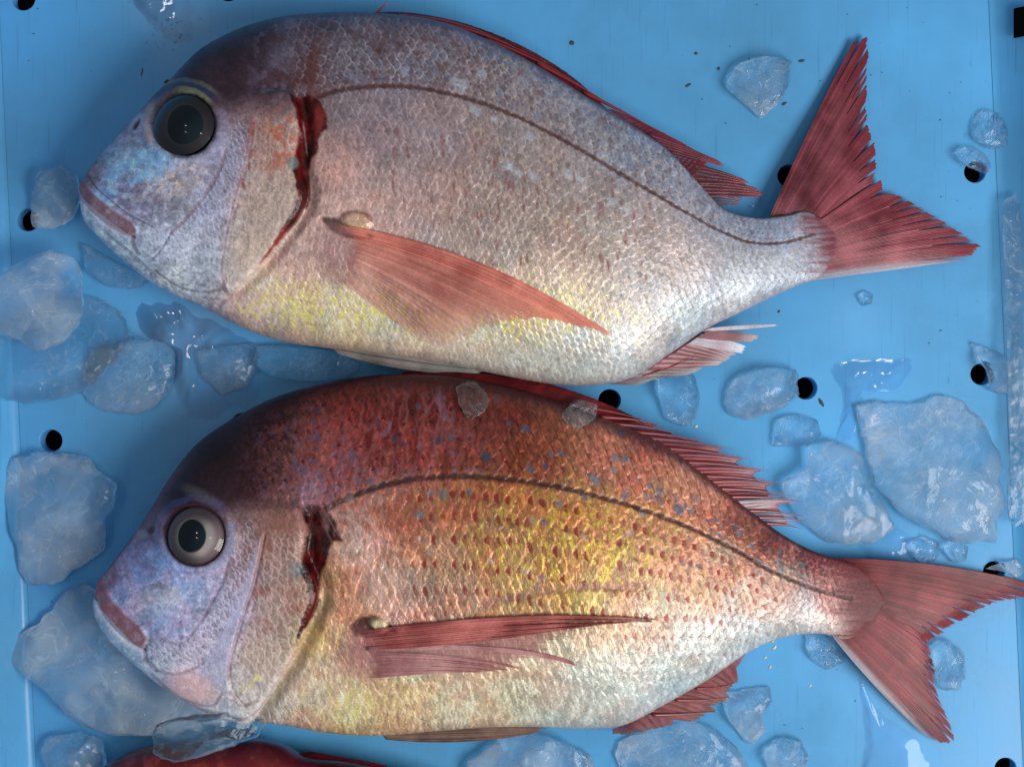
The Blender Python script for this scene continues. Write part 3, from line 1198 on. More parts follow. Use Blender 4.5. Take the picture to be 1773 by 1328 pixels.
    c = spots(c, px, py, [(790, 143, 9), (800, 148, 9), (822, 193, 8), (856, 208, 7), (882, 290, 8), (899, 301, 7), (924, 306, 9), (918, 238, 8), (982, 300, 8), (1003, 310, 7), (700, 125, 9), (835, 130, 8),
                           (1060, 350, 8), (1085, 365, 7)], lin((170, 192, 208)), 0.75, 0.5)
    sp = []
    for _ in range(60):
        x = rr.uniform(560, 1260)
        yl = np.interp(x, [q[0] for q in LL1], [q[1] for q in LL1])
        sp.append((x, yl - rr.uniform(12, 110), rr.uniform(5, 9)))
    c = spots(c, px, py, sp, lin((108, 130, 165)), 0.35, 0.6)
    rs = back * amp * smooth(0.58, 0.70, fbm(px / 7, py / 9, 3, 3))
    c = mix(c, col_at((112, 66, 64), 800), rs * 0.40)
    ps = back * amp * smooth(0.58, 0.72, fbm(px / 9 + 4, py / 10, 6, 3)) * (1 - smooth(900, 1150, px))
    c = mix(c, col_at((74, 58, 78), 700), ps * 0.45)
    # mottled nape
    mo = (1 - smooth(480, 620, px)) * (1 - smooth(150, 205, py)) * smooth(280, 330, px)
    c = mix(c, col_at((120, 108, 130), 480), mo * smooth(0.55, 0.68, fbm(px / 12, py / 12, 1, 4)) * 0.65 * smooth(410, 470, px))
    c = mix(c, col_at((88, 40, 46), 520), mo * smooth(0.55, 0.66, fbm(px / 22, py / 22, 5, 3)) * 0.6 * smooth(430, 480, px))
    rust = ell(px, py, 541, 118, 9, 40, 0.1, 0.6)
    c = mix(c, col_at((98, 48, 48), 540), rust * 0.8)
    te = np.clip(smooth(1380, 1448, px + 70 * (fbm(px / 40, py / 5, 2, 3) - 0.5) + 0.2 * (430 - py)), 0, 1)
    c = c * (1 - te[:, None] * 0.95) + te[:, None] * 0.95 * lin((118, 44, 54))[None, :] * (0.6 + 0.8 * fbm(px / 50, py / 4, 5, 3))[:, None]
    nf = (1 - smooth(440, 560, px)) * (1 - smooth(150, 210, py)) * smooth(270, 320, px)
    c = c * (1 - nf[:, None] * np.array([0.46, 0.56, 0.46]))
    c = c * (1 + amp * (-0.10 + 0.20 * smooth(560, 760, px)) * (1 - belly) - 0.06 * amp * belly)[:, None]
    g_ = c.mean(1, keepdims=True)
    c = c + (amp * (1 - belly) * 0.22)[:, None] * (g_ * np.array([1.24, 0.95, 0.90]) - c)
    # dorsal ridge
    dr = 1 - smooth(0.012, 0.04, w)
    c = mix(c, col_at((58, 34, 46), 500), dr * 0.75)
    # lateral line
    d, t = pdist(px, py, catmull(LL1, 90))
    wl = 4.6 - 2.4 * t + 0.9 * np.sin(a * 2 * math.pi) + 4.5 * (fbm(px / 9, py / 9, 1, 3) - 0.5)
    lm = (1 - smooth(wl * 0.4, wl + 2.5, d)) * (0.62 + 0.6 * fbm(px / 7, py / 5, 2, 3))
    c = mix(c, col_at((80, 46, 46), 800), np.clip(lm, 0, 1) * 0.92)
    rel -= lm * 0.0002
    # ---- head
    hd = head
    fine = fbm(px / 2.6, py / 2.6, 2, 2)
    skinmask = hd * (1 - smooth(-40, 20, (px - 395) + (py - 200) * 0.35)) * smooth(200, 260, py + (px - 240) * 0.4)
    c = c * (1 + hd * 0.4 * (fine - 0.5))[:, None]
    c = c * (1 + hd * 0.5 * (fbm(px / 16, py / 12, 3, 4) - 0.5))[:, None]
    c = c * (1 - hd * 0.16 * smooth(0.56, 0.68, fbm(px / 4.2, py / 3.6, 6, 2)))[:, None]
    rel += hd * 0.0005 * (fbm(px / 14, py / 14, 1, 3) - 0.5)
    cy_ = 1 - smooth(-16, 16, sdpoly(px, py, [(163, 335), (200, 285), (245, 248), (290, 268), (300, 285), (262, 308), (225, 325), (185, 352), (168, 352)]))
    c = mix(c, col_at((92, 160, 220), 220), np.clip(cy_ * (0.25 + 0.9 * smooth(0.38, 0.62, fbm(px / 22, py / 12, 1, 4))), 0, 0.9) * (0.6 + 0.5 * fine))
    pu = ell(px, py, 235, 345, 70, 34, 0.5, 0.6)
    c = mix(c, col_at((92, 80, 120), 240), pu * smooth(0.42, 0.62, fbm(px / 10, py / 10, 5, 4)) * 0.7)
    br = ell(px, py, 300, 315, 60, 24, -0.25, 0.7)
    c = mix(c, col_at((196, 150, 112), 290), br * smooth(0.48, 0.66, fbm(px / 4.5, py / 4, 3, 4)) * 0.6)
    gy = ell(px, py, 300, 345, 50, 20, 0, 0.7)
    c = mix(c, col_at((98, 92, 108), 300), gy * 0.5 * fbm(px / 8, py / 8, 4, 3))
    vi = ell(px, py, 385, 285, 26, 60, 0.45, 0.7)
    c = mix(c, col_at((128, 132, 168), 380), vi * 0.5)
    mott = fbm(px / 13, py / 10, 4, 4)
    c = c * (1 + hd * (1 - nf) * (0.08 - 0.28 * smooth(0.42, 0.68, mott) + 0.34 * smooth(0.52, 0.70, fbm(px / 7 + 5, py / 6, 2, 4))) * (1 - smooth(380, 470, px)))[:, None]
    gr_ = c.mean(1, keepdims=True)
    c = c + (hd * 0.25)[:, None] * (gr_ * np.array([0.94, 1.0, 1.07]) - c)
    # scaled band between cheek and preopercle
    bandp = 1 - smooth(-6, 8, sdpoly(px, py, [(412, 205), (432, 235), (424, 290), (404, 350), (388, 410), (372, 438), (318, 448), (262, 452), (236, 425), (250, 408), (300, 402), (338, 362), (372, 305), (392, 250)]))
    h2, e2, i2, j2, _, _ = cheek_scales(px, py, (8, 13), -0.55)
    c = mix(c, col_at((116, 98, 116), 380), bandp * smooth(0.5, 0.9, e2) * 0.4)
    c = mix(c, col_at((176, 182, 212), 380), bandp * (1 - smooth(0.02, 0.25, e2)) * 0.5)
    rel += bandp * h2 * 0.00028
    bl = strokes(px, py, 60, 60, 2, 0, 10)
    d, t = pdist(px, py, catmull([(392, 262), (378, 300), (350, 345), (318, 382), (296, 404)], 40))
    lm = (1 - smooth(1.5, 5, d)) * (0.4 + fbm(px / 10, py / 10, 2, 2))
    c = mix(c, col_at((104, 66, 72), 350), np.clip(lm, 0, 1) * 0.55)
    rel -= lm * 0.0003
    # gill cover scales
    op = hd * smooth(0, 10, dp) * pin
    h3, e3, i3, j3, _, _ = cheek_scales(px, py, (15, 15), -0.35)
    rel += op * h3 * 0.00022
    c = mix(c, col_at((196, 170, 158), 450), op * (1 - smooth(0.02, 0.25, e3)) * 0.35)
    c = c * (1 - op * smooth(0.6, 0.95, e3) * 0.2)[:, None]
    c = mix(c, col_at((214, 190, 170), 450), op * strokes(px, py, 7, 20, 2, 0.2, 7) * 0.35)
    orange = ell(px, py, 488, 250, 36, 48, 0.25, 0.7)
    c = mix(c, col_at((164, 88, 66), 490), hd * orange * smooth(0.40, 0.6, fbm(px / 13, py / 16, 6, 4)) * 0.8)
    # preopercle edge
    lm = (1 - smooth(1, 5, np.abs(dp + 5 * (fbm(py / 16, px / 60, 2, 3) - 0.5)))) * pin * smooth(215, 260, py) * (0.3 + fbm(px / 20, py / 14, 4, 3))
    c = mix(c, col_at((96, 66, 80), 400), lm * 0.6)
    rel += pin * 0.0010 * smooth(-50, -2, dp) * (dp < 2) * hd
    rel -= lm * 0.0004
    rb = pin * (1 - smooth(2, 12, np.abs(dp - 6))) * smooth(0.54, 0.64, fbm(px / 14, py / 18, 3, 3)) * (1 - smooth(340, 380, py))
    c = mix(c, col_at((120, 52, 48), 420), rb * 0.8)
    # gill cover edge stands proud
    rel += gin * 0.0034 * smooth(-120, -4, dg) * (1 - smooth(-3, 2, dg))
    rel -= gin * 0.0026 * (1 - smooth(0, 22, np.abs(dg - 7)))
    # blood along the gill opening
    bp = [(503, 166), (520, 168), (540, 166), (556, 178), (566, 205), (567, 224), (556, 232), (549, 242), (550, 262), (540, 276), (535, 292), (536, 318), (537, 345), (528, 362), (508, 392), (480, 425), (452, 455), (462, 438),
          (488, 400), (508, 368), (518, 345), (514, 318), (508, 300), (512, 262), (520, 235), (514, 200)]
    wob = 6 * (fbm(px / 9, py / 12, 1, 3) - 0.5)
    sd = sdpoly(px, py, bp) + wob
    bm = 1 - smooth(-2.0, 2.5, sd)
    bc = col_at((70, 9, 10), 520)[None, :] * (0.3 + 1.2 * smooth(0.25, 0.75, fbm(px / 12, py / 20, 2, 3)))[:, None]
    pinkb = np.clip(smooth(380, 420, py) * 0.8 + ell(px, py, 552, 205, 10, 24, 0.1, 0.6) * 0.5, 0, 1)
    bc = bc * (1 - pinkb[:, None]) + col_at((128, 46, 40), 500)[None, :] * pinkb[:, None]
    c = c * (1 - bm[:, None]) + bc * bm[:, None]
    rgh = rgh * (1 - bm) + 0.16 * bm
    met *= (1 - bm)
    gb = ell(px, py, 508, 284, 9, 11, 0, 0.4)
    c = mix(c, col_at((92, 112, 116), 508), gb * 0.7)
    gl = (1 - smooth(0.5, 2.0, np.abs(px - 530 + (py - 260) * -0.12))) * smooth(205, 220, py) * (1 - smooth(258, 275, py))
    c = mix(c, col_at((140, 120, 130), 530), gl * 0.6)
    # mouth
    lip = 1 - smooth(-2.5, 2.5, sdpoly(px, py, [(141, 310), (150, 322), (176, 346), (206, 370), (232, 386), (238, 400), (228, 409), (202, 397), (166, 370), (146, 346), (138, 330)]))
    c = mix(c, col_at((104, 54, 58), 190), lip * (0.6 + 0.35 * fbm(px / 14, py / 10, 2, 3)))
    rgh = rgh * (1 - lip) + 0.3 * lip
    rel += lip * 0.0010
    d, t = pdist(px, py, catmull([(137, 342), (150, 357), (172, 378), (204, 400), (232, 411)], 40))
    gr = 1 - smooth(0.8, 3.6, d)
    c = mix(c, col_at((52, 34, 46), 190), gr * 0.6)
    rel -= gr * 0.0011
    lowl = (1 - smooth(2, 12, d)) * (py > 340 + (px - 140) * 0.78)
    c = mix(c, col_at((176, 168, 186), 190), lowl * 0.5)
    d, t = pdist(px, py, catmull([(150, 300), (163, 322), (190, 347), (222, 372), (262, 392)], 40))
    gr = 1 - smooth(0.5, 3.0, d)
    rel -= gr * 0.0007
    c = mix(c, col_at((70, 46, 66), 190), gr * 0.45)
    for pts, wd, st_ in (([(232, 398), (228, 420), (238, 440)], 4, 0.6), ([(268, 470), (310, 497), (352, 503), (388, 496)], 2.2, 0.55), ([(180, 402), (225, 440), (262, 474)], 3.5, 0.35),
                         ([(388, 490), (398, 512), (380, 530)], 3, 0.6), ([(296, 402), (280, 430), (262, 450)], 2.0, 0.3)):
        d, t = pdist(px, py, catmull(pts, 30))
        gr = 1 - smooth(wd * 0.3, wd * 1.6, d)
        c = mix(c, col_at((96, 76, 84), 250), gr * st_)
        rel -= gr * 0.0005
    jf = ell(px, py, 300, 490, 110, 45, 0.45, 0.6) * hd
    c = c * (1 - jf * 0.35 * smooth(0.5, 0.7, fbm(px / 4, py / 4, 1, 3)))[:, None]
    # dark snout ridge
    sn = (1 - smooth(0.02, 0.085, w)) * (1 - smooth(300, 345, px))
    c = mix(c, col_at((96, 62, 82), 220), sn * 0.55)
    # nostril
    no = ell(px, py, 236, 216, 4.0, 11, 0.62, 0.4)
    c = mix(c, col_at((40, 14, 20), 236), no * 0.95)
    rel -= no * 0.0012
    nr = ell(px, py, 238, 213, 11, 18, 0.62, 0.5)
    c = mix(c, col_at((150, 158, 190), 236), nr * 0.4 * (1 - no))
    # orbit
    dx, dy = px - 320, py - 217
    r = np.hypot(dx, dy) + 6 * (fbm(px / 12, py / 12, 3, 3) - 0.5) * (np.hypot(dx, dy) > 54)
    an = np.arctan2(-dy, dx)
    rel += 0.0016 * np.exp(-((r - 64) / 12) ** 2)
    rel -= 0.0030 * (1 - smooth(46, 58, r))
    c = mix(c, col_at((28, 20, 28), 320), 1 - smooth(50, 57, r))
    upm = smooth(0.55, 0.95, an) * (1 - smooth(2.3, 2.8, an))
    c = mix(c, col_at((40, 42, 66), 320), upm * (1 - smooth(4, 9, np.abs(r - 68))) * 0.85)
    c = mix(c, col_at((104, 110, 82), 320), 0.8 * smooth(0.5, 0.8, an) * (1 - smooth(1.5, 2.0, an)) * (1 - smooth(2.5, 6, np.abs(r - 59.5))) * 0.9)
    c = mix(c, col_at((112, 116, 104), 320), upm * (1 - smooth(2, 6, np.abs(r - 77))) * 0.3)
    lf = smooth(2.3, 2.7, np.abs(an)) * (1 - smooth(3, 9, np.abs(r - 65)))
    c = mix(c, col_at((170, 150, 140), 260), lf * 0.3)
    c = mix(c, col_at((112, 116, 158), 380), (1 - smooth(5, 12, np.abs(r - 68))) * smooth(-1.4, -0.9, an) * (1 - smooth(0.2, 0.5, an)) * 0.3)
    # hollow and fleshy knob behind the breast fin's root
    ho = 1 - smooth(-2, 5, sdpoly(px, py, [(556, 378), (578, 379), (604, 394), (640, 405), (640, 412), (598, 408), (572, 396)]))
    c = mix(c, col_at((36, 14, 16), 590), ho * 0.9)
    rel -= ho * 0.0022
    kb = ell(px, py, 617, 383, 24, 15, 0.1, 0.45)
    c = mix(c, col_at((176, 138, 104), 617), kb * 0.8)
    c = mix(c, col_at((120, 52, 44), 617), (1 - smooth(0.12, 0.4, np.abs(kb - 0.4))) * (py < 384) * 0.7)
    c = mix(c, col_at((190, 172, 96), 630), kb * smooth(384, 396, py) * 0.7)
    rel += kb * 0.0015
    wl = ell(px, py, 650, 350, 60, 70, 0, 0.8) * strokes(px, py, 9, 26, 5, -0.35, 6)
    c = mix(c, col_at((214, 190, 188), 640), wl * 0.4)  # wet glints painted as pale strokes above the breast fin
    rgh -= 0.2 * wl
    pm = ell(px, py, 592, 442, 36, 50, -0.15, 0.6)
    c = mix(c, col_at((150, 104, 106), 590), pm * (0.35 + 0.6 * fbm(px / 18, py / 18, 3, 3)))
    rel += pm * 0.0016
    # broad soft swell of the breast
    rel += 0.0012 * (fbm(px / 120, py / 120, 3, 2) - 0.5)
    ub = (1 - smooth(0.0, 0.05, 1 - w)) * smooth(350, 420, px)
    c = mix(c, col_at((150, 128, 126), 600), ub * 0.5)
    return c, rel, rgh, met


fish1 = empty("sea_bream", P(760, 360, 0))
tag(fish1, "pale greyish-pink sea bream, the upper of the two whole fish, bloody gill slit", "fish", "sea breams in the crate")
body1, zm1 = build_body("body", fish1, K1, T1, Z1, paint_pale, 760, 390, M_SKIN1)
eye(fish1, zm1, 320, 217, 54, (5, 4, 33), [(56, 48, 52), (34, 25, 30), (26, 18, 24), (14, 10, 16), (48, 46, 50)], (-0.16, 0.20, 1.0))

ztail1 = lambda px, py, t: 0.0116 - 0.0078 * smooth(0.05, 0.9, t)
tc1 = fincol((104, 32, 44), (158, 76, 86), (172, 122, 136), (138, 44, 58), seed=1, gain=1.2)
tc1b = fincol((108, 32, 44), (162, 76, 86), (172, 122, 136), (136, 38, 52), [(0.82, 1.0, (205, 205, 220), 1.0)], seed=2, gain=1.2)
pieces = [
    flap([(1330, 381), (1352, 380), (1372, 385), (1388, 400), (1396, 418)], [(1481, 63), (1502, 60), (1505, 85), (1504, 140), (1505, 200), (1512, 228), (1519, 262), (1520, 290), (1512, 318)], 58, 70,
         mid=[(1390, 240), (1412, 240), (1428, 258), (1444, 315), (1455, 350)], z=ztail1, colf=tc1, alpf=alpha(0.97, 0.86), group=5, slit=0.20, ts=0.82, jag=0.018, seed=11, per=3),
    flap([(1392, 400), (1398, 425), (1398, 455), (1390, 488)], [(1526, 308), (1532, 328), (1562, 338), (1602, 362), (1642, 384), (1670, 402), (1702, 428), (1690, 440), (1640, 456)], 60, 70,
         mid=[(1462, 352), (1490, 385), (1520, 420), (1530, 470)], z=ztail1, colf=tc1b, alpf=alpha(1, 0.95, 1.0, (0.85, 1.0, 0.6)), group=6, slit=0.22, ts=0.80, jag=0.02, seed=12, per=3, dz=0.0007),
]
fin_mesh("tail_fin", pieces, fish1)
# dorsal fin, folded flat along the back
zdor1 = lambda px, py, t: np.interp(px, [600, 1050, 1250, 1330], [0.0262, 0.0255, 0.0195, 0.0165]) - 0.004 * t
dc = fincol((70, 14, 22), (112, 30, 38), (120, 52, 62), seed=3)
dc2 = fincol((84, 24, 34), (130, 44, 54), (120, 110, 128), (140, 40, 50), seed=4)
dgrey = fincol((70, 62, 78), (104, 96, 114), (120, 112, 130), (120, 60, 72), seed=5)
pieces = [flap([(630, 30), (760, 46), (850, 80), (930, 121), (1012, 172), (1050, 196)], [(640, 22), (690, 21), (770, 32), (860, 60), (950, 105), (1000, 140), (1052, 190)], 60, 8, z=zdor1, colf=dc, alpf=alpha(1, 1), per=2, jag=0.03, seed=3),
          flap([(1040, 190), (1100, 226), (1160, 270), (1200, 308)], [(1062, 190), (1120, 216), (1180, 246), (1230, 276)], 24, 10, z=zdor1, colf=dc2, alpf=alpha(1, 0.95), per=2, jag=0.03, seed=6)]
for k, (b0, b1, t0, t1, cf, al) in enumerate([
        ((1120, 230), (1165, 266), (1256, 284), (1259, 291), dc2, 0.97), ((1160, 264), (1196, 300), (1262, 306), (1275, 318), dgrey, 0.7),
        ((1172, 276), (1212, 320), (1298, 314), (1300, 322), dc2, 0.96), ((1200, 310), (1228, 342), (1322, 328), (1326, 342), dc2, 0.98),
        ((1215, 330), (1244, 358), (1290, 345), (1280, 356), dgrey, 0.72)]):
    pieces.append(flap([b0, b1], [t0, t1], 5, 30, mid=[((b0[0] + t0[0]) / 2 - 4, (b0[1] + t0[1]) / 2 - 7), ((b1[0] + t1[0]) / 2, (b1[1] + t1[1]) / 2 - 1)], z=zdor1, colf=cf, alpf=alpha(al, al * 0.85), jag=0.12, seed=20 + k, dz=-0.0004 * k))
dfin1 = fin_mesh("dorsal_fin", pieces, fish1)
spine([(650, 26), (657, 18), (666, 10), (676, -3)], 0.0009, lambda x, y, t: 0.027 + 0.002 * t, dfin1, fish1, zoff=0.0)
for q in ([(690, 28), (760, 35), (830, 54), (880, 76)], [(760, 40), (830, 58), (900, 87), (948, 110)], [(840, 68), (900, 92), (960, 121), (1004, 148)], [(930, 110), (990, 142), (1040, 172), (1085, 198)],
          [(1010, 160), (1070, 190), (1130, 222), (1190, 252)]):
    spine(q, 0.0010, lambda x, y, t: float(zdor1(x, y, 0.4)), dfin1, fish1)
# breast fin lying on the flank
zp1 = lambda px, py, t: zm1(px, py) + 0.0009 + 0.0008 * np.sin(np.clip(t, 0, 1) * 3.14)
pc_ = fincol((146, 56, 50), (214, 128, 112), (232, 182, 168), (216, 136, 116), seed=6, gain=0.72)
pcl = fincol((168, 98, 90), (206, 150, 138), (222, 190, 178), (206, 150, 130), seed=7, gain=0.8)
def pcolf(px, py, r, t, rid):
    g = smooth(0.15, 0.75, r)[..., None]
    return pc_(px, py, r, t, rid) * (1 - g) + pcl(px, py, r, t, rid) * g


def palp(px, py, r, t, rid):
    a = 0.50 + 0.42 * rid ** 0.8
    a = a * (1 - 0.60 * smooth(0.42, 0.85, r)) * smooth(0.0, 0.12, t)
    return a * (1 - 0.75 * smooth(0.72, 1.0, t) * smooth(0.12, 0.5, r)) * (0.8 + 0.4 * fbm(px / 30, py / 30, 3, 3))


pieces = [flap([(574, 388), (592, 402), (602, 440), (598, 470), (592, 488)], [(1074, 588), (1035, 576), (985, 562), (925, 556), (870, 560), (815, 585), (768, 604), (725, 590), (690, 562)], 34, 64,
               mid=[(830, 420), (800, 440), (750, 468), (710, 500), (640, 525)], z=zp1, colf=pcolf, alpf=palp, jag=0.03, seed=31, per=4, ridge=0.00035)]
fin_mesh("pectoral_fin", pieces, fish1)
zv1 = lambda px, py, t: 0.025 - 0.003 * t
gcol = fincol((84, 74, 72), (138, 132, 128), (150, 140, 140), (160, 168, 165), seed=9)
fin_mesh("pelvic_fin", [flap([(566, 598), (576, 604), (584, 612)], [(846, 641), (846, 646), (842, 651)], 8, 50, mid=[(690, 612), (690, 634), (690, 648)], z=zv1, colf=gcol, alpf=alpha(1, 0.95), jag=0.05, seed=41),
                          flap([(578, 604), (592, 612)], [(828, 640), (832, 647)], 4, 40, mid=[(690, 626), (690, 640)], z=zv1, colf=gcol, alpf=alpha(1, 1), jag=0.02, seed=42, dz=0.001)], fish1)
za1 = lambda px, py, t: 0.0185 - 0.010 * t
ac1 = fincol((96, 32, 38), (150, 70, 76), (190, 186, 196), (200, 196, 206), seed=10)
ac1g = fincol((96, 78, 80), (130, 112, 114), (170, 168, 172), (180, 186, 194), seed=11)
ac1w = fincol((170, 150, 160), (196, 190, 204), (210, 214, 226), (220, 232, 244), seed=12)
pieces = []
for k, (b0, b1, t0, t1, cf, al) in enumerate([
        ((1050, 664), (1110, 648), (1140, 656), (1110, 666), ac1g, 0.95), ((1085, 656), (1150, 622), (1222, 636), (1200, 648), ac1g, 0.92), ((1120, 640), (1185, 598), (1268, 618), (1250, 632), ac1, 0.9),
        ((1165, 612), (1205, 584), (1276, 614), (1256, 626), ac1, 0.85), ((1190, 596), (1215, 578), (1293, 600), (1288, 612), ac1w, 0.8), ((1205, 585), (1226, 572), (1318, 582), (1308, 592), ac1, 0.88),
        ((1216, 574), (1228, 568), (1350, 562), (1350, 564), ac1w, 0.9)]):
    pieces.append(flap([b0, b1], [t1, t0], 5, 36, mid=[((b0[0] + t1[0]) / 2 + 2, (b0[1] + t1[1]) / 2 + 3), ((b1[0] + t0[0]) / 2 + 2, (b1[1] + t0[1]) / 2 - 4)], z=za1, colf=cf, alpf=alpha(1, 0.92, 0.92), jag=0.06, seed=50 + k, dz=0.0003 * k))
afin1 = fin_mesh("anal_fin", pieces, fish1)
spine([(1060, 660), (1120, 648), (1180, 628), (1215, 612)], 0.0009, lambda x, y, t: float(za1(x, y, 0.3)) + 0.001, afin1, fish1)

# ---- lower fish: red and gold
K2 = [(165, 1022, 164, 1036), (175, 1005, 168, 1060), (196, 974, 190, 1102), (227, 933, 228, 1141), (260, 885, 268, 1175), (294, 829, 312, 1204),
      (337, 773, 362, 1230), (397, 729, 425, 1246), (470, 691, 490, 1252), (560, 664, 570, 1266), (650, 650, 655, 1271), (740, 649, 745, 1264),
      (830, 659, 840, 1257), (920, 680, 930, 1256), (1000, 706, 1010, 1259), (1080, 738, 1080, 1253), (1150, 770, 1150, 1218), (1220, 823, 1225, 1175),
      (1290, 877, 1295, 1128), (1360, 928, 1360, 1102), (1420, 958, 1425, 1097), (1464, 970, 1466, 1106), (1486, 978, 1488, 1100), (1514, 1004, 1514, 1078), (1530, 1034, 1530, 1046)]
T2 = [2, 10, 16, 21, 25, 30, 33, 35, 36, 36, 36, 35, 34, 32, 30, 27, 24, 20, 15, 10.5, 6, 3.2, 2.0, 1.1, 0.5]
Z2 = [20, 21, 22, 23, 24, 25, 25, 25, 25, 25, 25, 25, 25, 25, 25, 24, 22, 20, 18, 16, 14, 12.6, 12.0, 11.4, 11]
LL2 = [(540, 897), (580, 872), (640, 848), (700, 832), (760, 825), (840, 826), (920, 835), (1000, 850), (1080, 872), (1150, 895), (1220, 925), (1280, 955),
       (1330, 985), (1380, 1007), (1430, 1025), (1475, 1036)]
GILL2 = [(524, 876), (532, 920), (529, 960), (545, 1000), (551, 1032), (537, 1075), (512, 1130), (482, 1180), (458, 1216), (436, 1250)]
PRE2 = [(458, 925), (450, 965), (440, 1005), (422, 1060), (406, 1112), (396, 1160), (402, 1190), (424, 1216)]
C2 = [(190, 1000, (125, 68, 78)), (240, 1000, (135, 130, 192)), (290, 990, (110, 140, 198)), (330, 1030, (140, 152, 192)), (270, 1060, (150, 150, 190)), (300, 1080, (150, 150, 198)),
      (220, 1030, (140, 118, 170)), (180, 1062, (140, 162, 186)), (210, 1110, (155, 180, 204)), (270, 1160, (158, 172, 196)), (330, 1190, (192, 160, 168)), (380, 1220, (168, 182, 200)),
      (350, 1120, (165, 155, 180)), (400, 1050, (165, 160, 196)), (430, 1000, (150, 125, 140)), (370, 1080, (160, 155, 186)), (460, 960, (166, 120, 108)), (480, 1050, (187, 150, 138)),
      (450, 1130, (192, 165, 148)), (430, 1200, (192, 181, 172)), (500, 1000, (166, 130, 118)), (490, 900, (150, 92, 76)), (300, 820, (50, 18, 30)), (330, 860, (50, 22, 34)),
      (380, 780, (42, 15, 25)), (420, 830, (64, 27, 32)), (450, 740, (52, 20, 27)), (500, 700, (72, 28, 29)), (480, 800, (104, 54, 46)), (540, 780, (152, 84, 66)), (560, 840, (160, 106, 104)),
      (260, 900, (98, 58, 72)), (600, 700, (104, 38, 30)), (640, 760, (140, 58, 44)), (700, 690, (94, 34, 29)), (700, 780, (130, 58, 40)), (780, 720, (112, 48, 33)), (800, 790, (142, 70, 42)),
      (880, 720, (130, 62, 43)), (950, 780, (160, 98, 62)), (900, 800, (155, 88, 55)), (1040, 790, (172, 104, 76)), (1100, 820, (187, 119, 92)), (1150, 850, (192, 129, 96)), (1120, 770, (150, 82, 70)),
      (1220, 870, (181, 118, 96)), (1280, 910, (158, 86, 72)), (1330, 940, (128, 62, 62)), (1400, 970, (124, 54, 60)), (1460, 990, (160, 88, 92)), (620, 880, (166, 108, 86)), (700, 880, (166, 98, 74)),
      (800, 870, (160, 96, 60)), (900, 880, (176, 118, 58)), (1000, 900, (191, 138, 70)), (1080, 920, (201, 148, 80)), (1150, 940, (206, 154, 100)), (1250, 970, (206, 158, 122)), (1350, 1000, (201, 158, 132)),
      (1430, 1030, (196, 150, 142)), (620, 960, (196, 150, 128)), (680, 1000, (191, 150, 126)), (760, 960, (181, 138, 100)), (850, 960, (181, 138, 80)), (950, 960, (196, 158, 70)), (1020, 980, (201, 168, 85)),
      (800, 1030, (181, 144, 116)), (900, 1020, (186, 153, 86)), (720, 1060, (186, 144, 126)), (1000, 1040, (196, 173, 86)), (1100, 1000, (206, 173, 110)), (1200, 1020, (216, 189, 146)), (1300, 1040, (216, 189, 162)),
      (1400, 1070, (216, 200, 192)), (580, 1050, (191, 149, 116)), (560, 1000, (171, 128, 86)), (540, 1100, (181, 158, 100)), (560, 1180, (196, 180, 158)), (700, 1200, (206, 195, 158)), (620, 1230, (206, 195, 152)),
      (800, 1180, (201, 190, 168)), (900, 1150, (206, 190, 162)), (1000, 1110, (211, 195, 162)), (1100, 1080, (216, 200, 166)), (1000, 1180, (211, 205, 188)), (1100, 1160, (211, 215, 203)), (1200, 1110, (216, 214, 203)),
      (1150, 1200, (206, 218, 217)), (1300, 1090, (211, 214, 213)), (850, 1240, (211, 200, 168)), (700, 1260, (190, 168, 138)), (980, 1240, (211, 210, 188))]


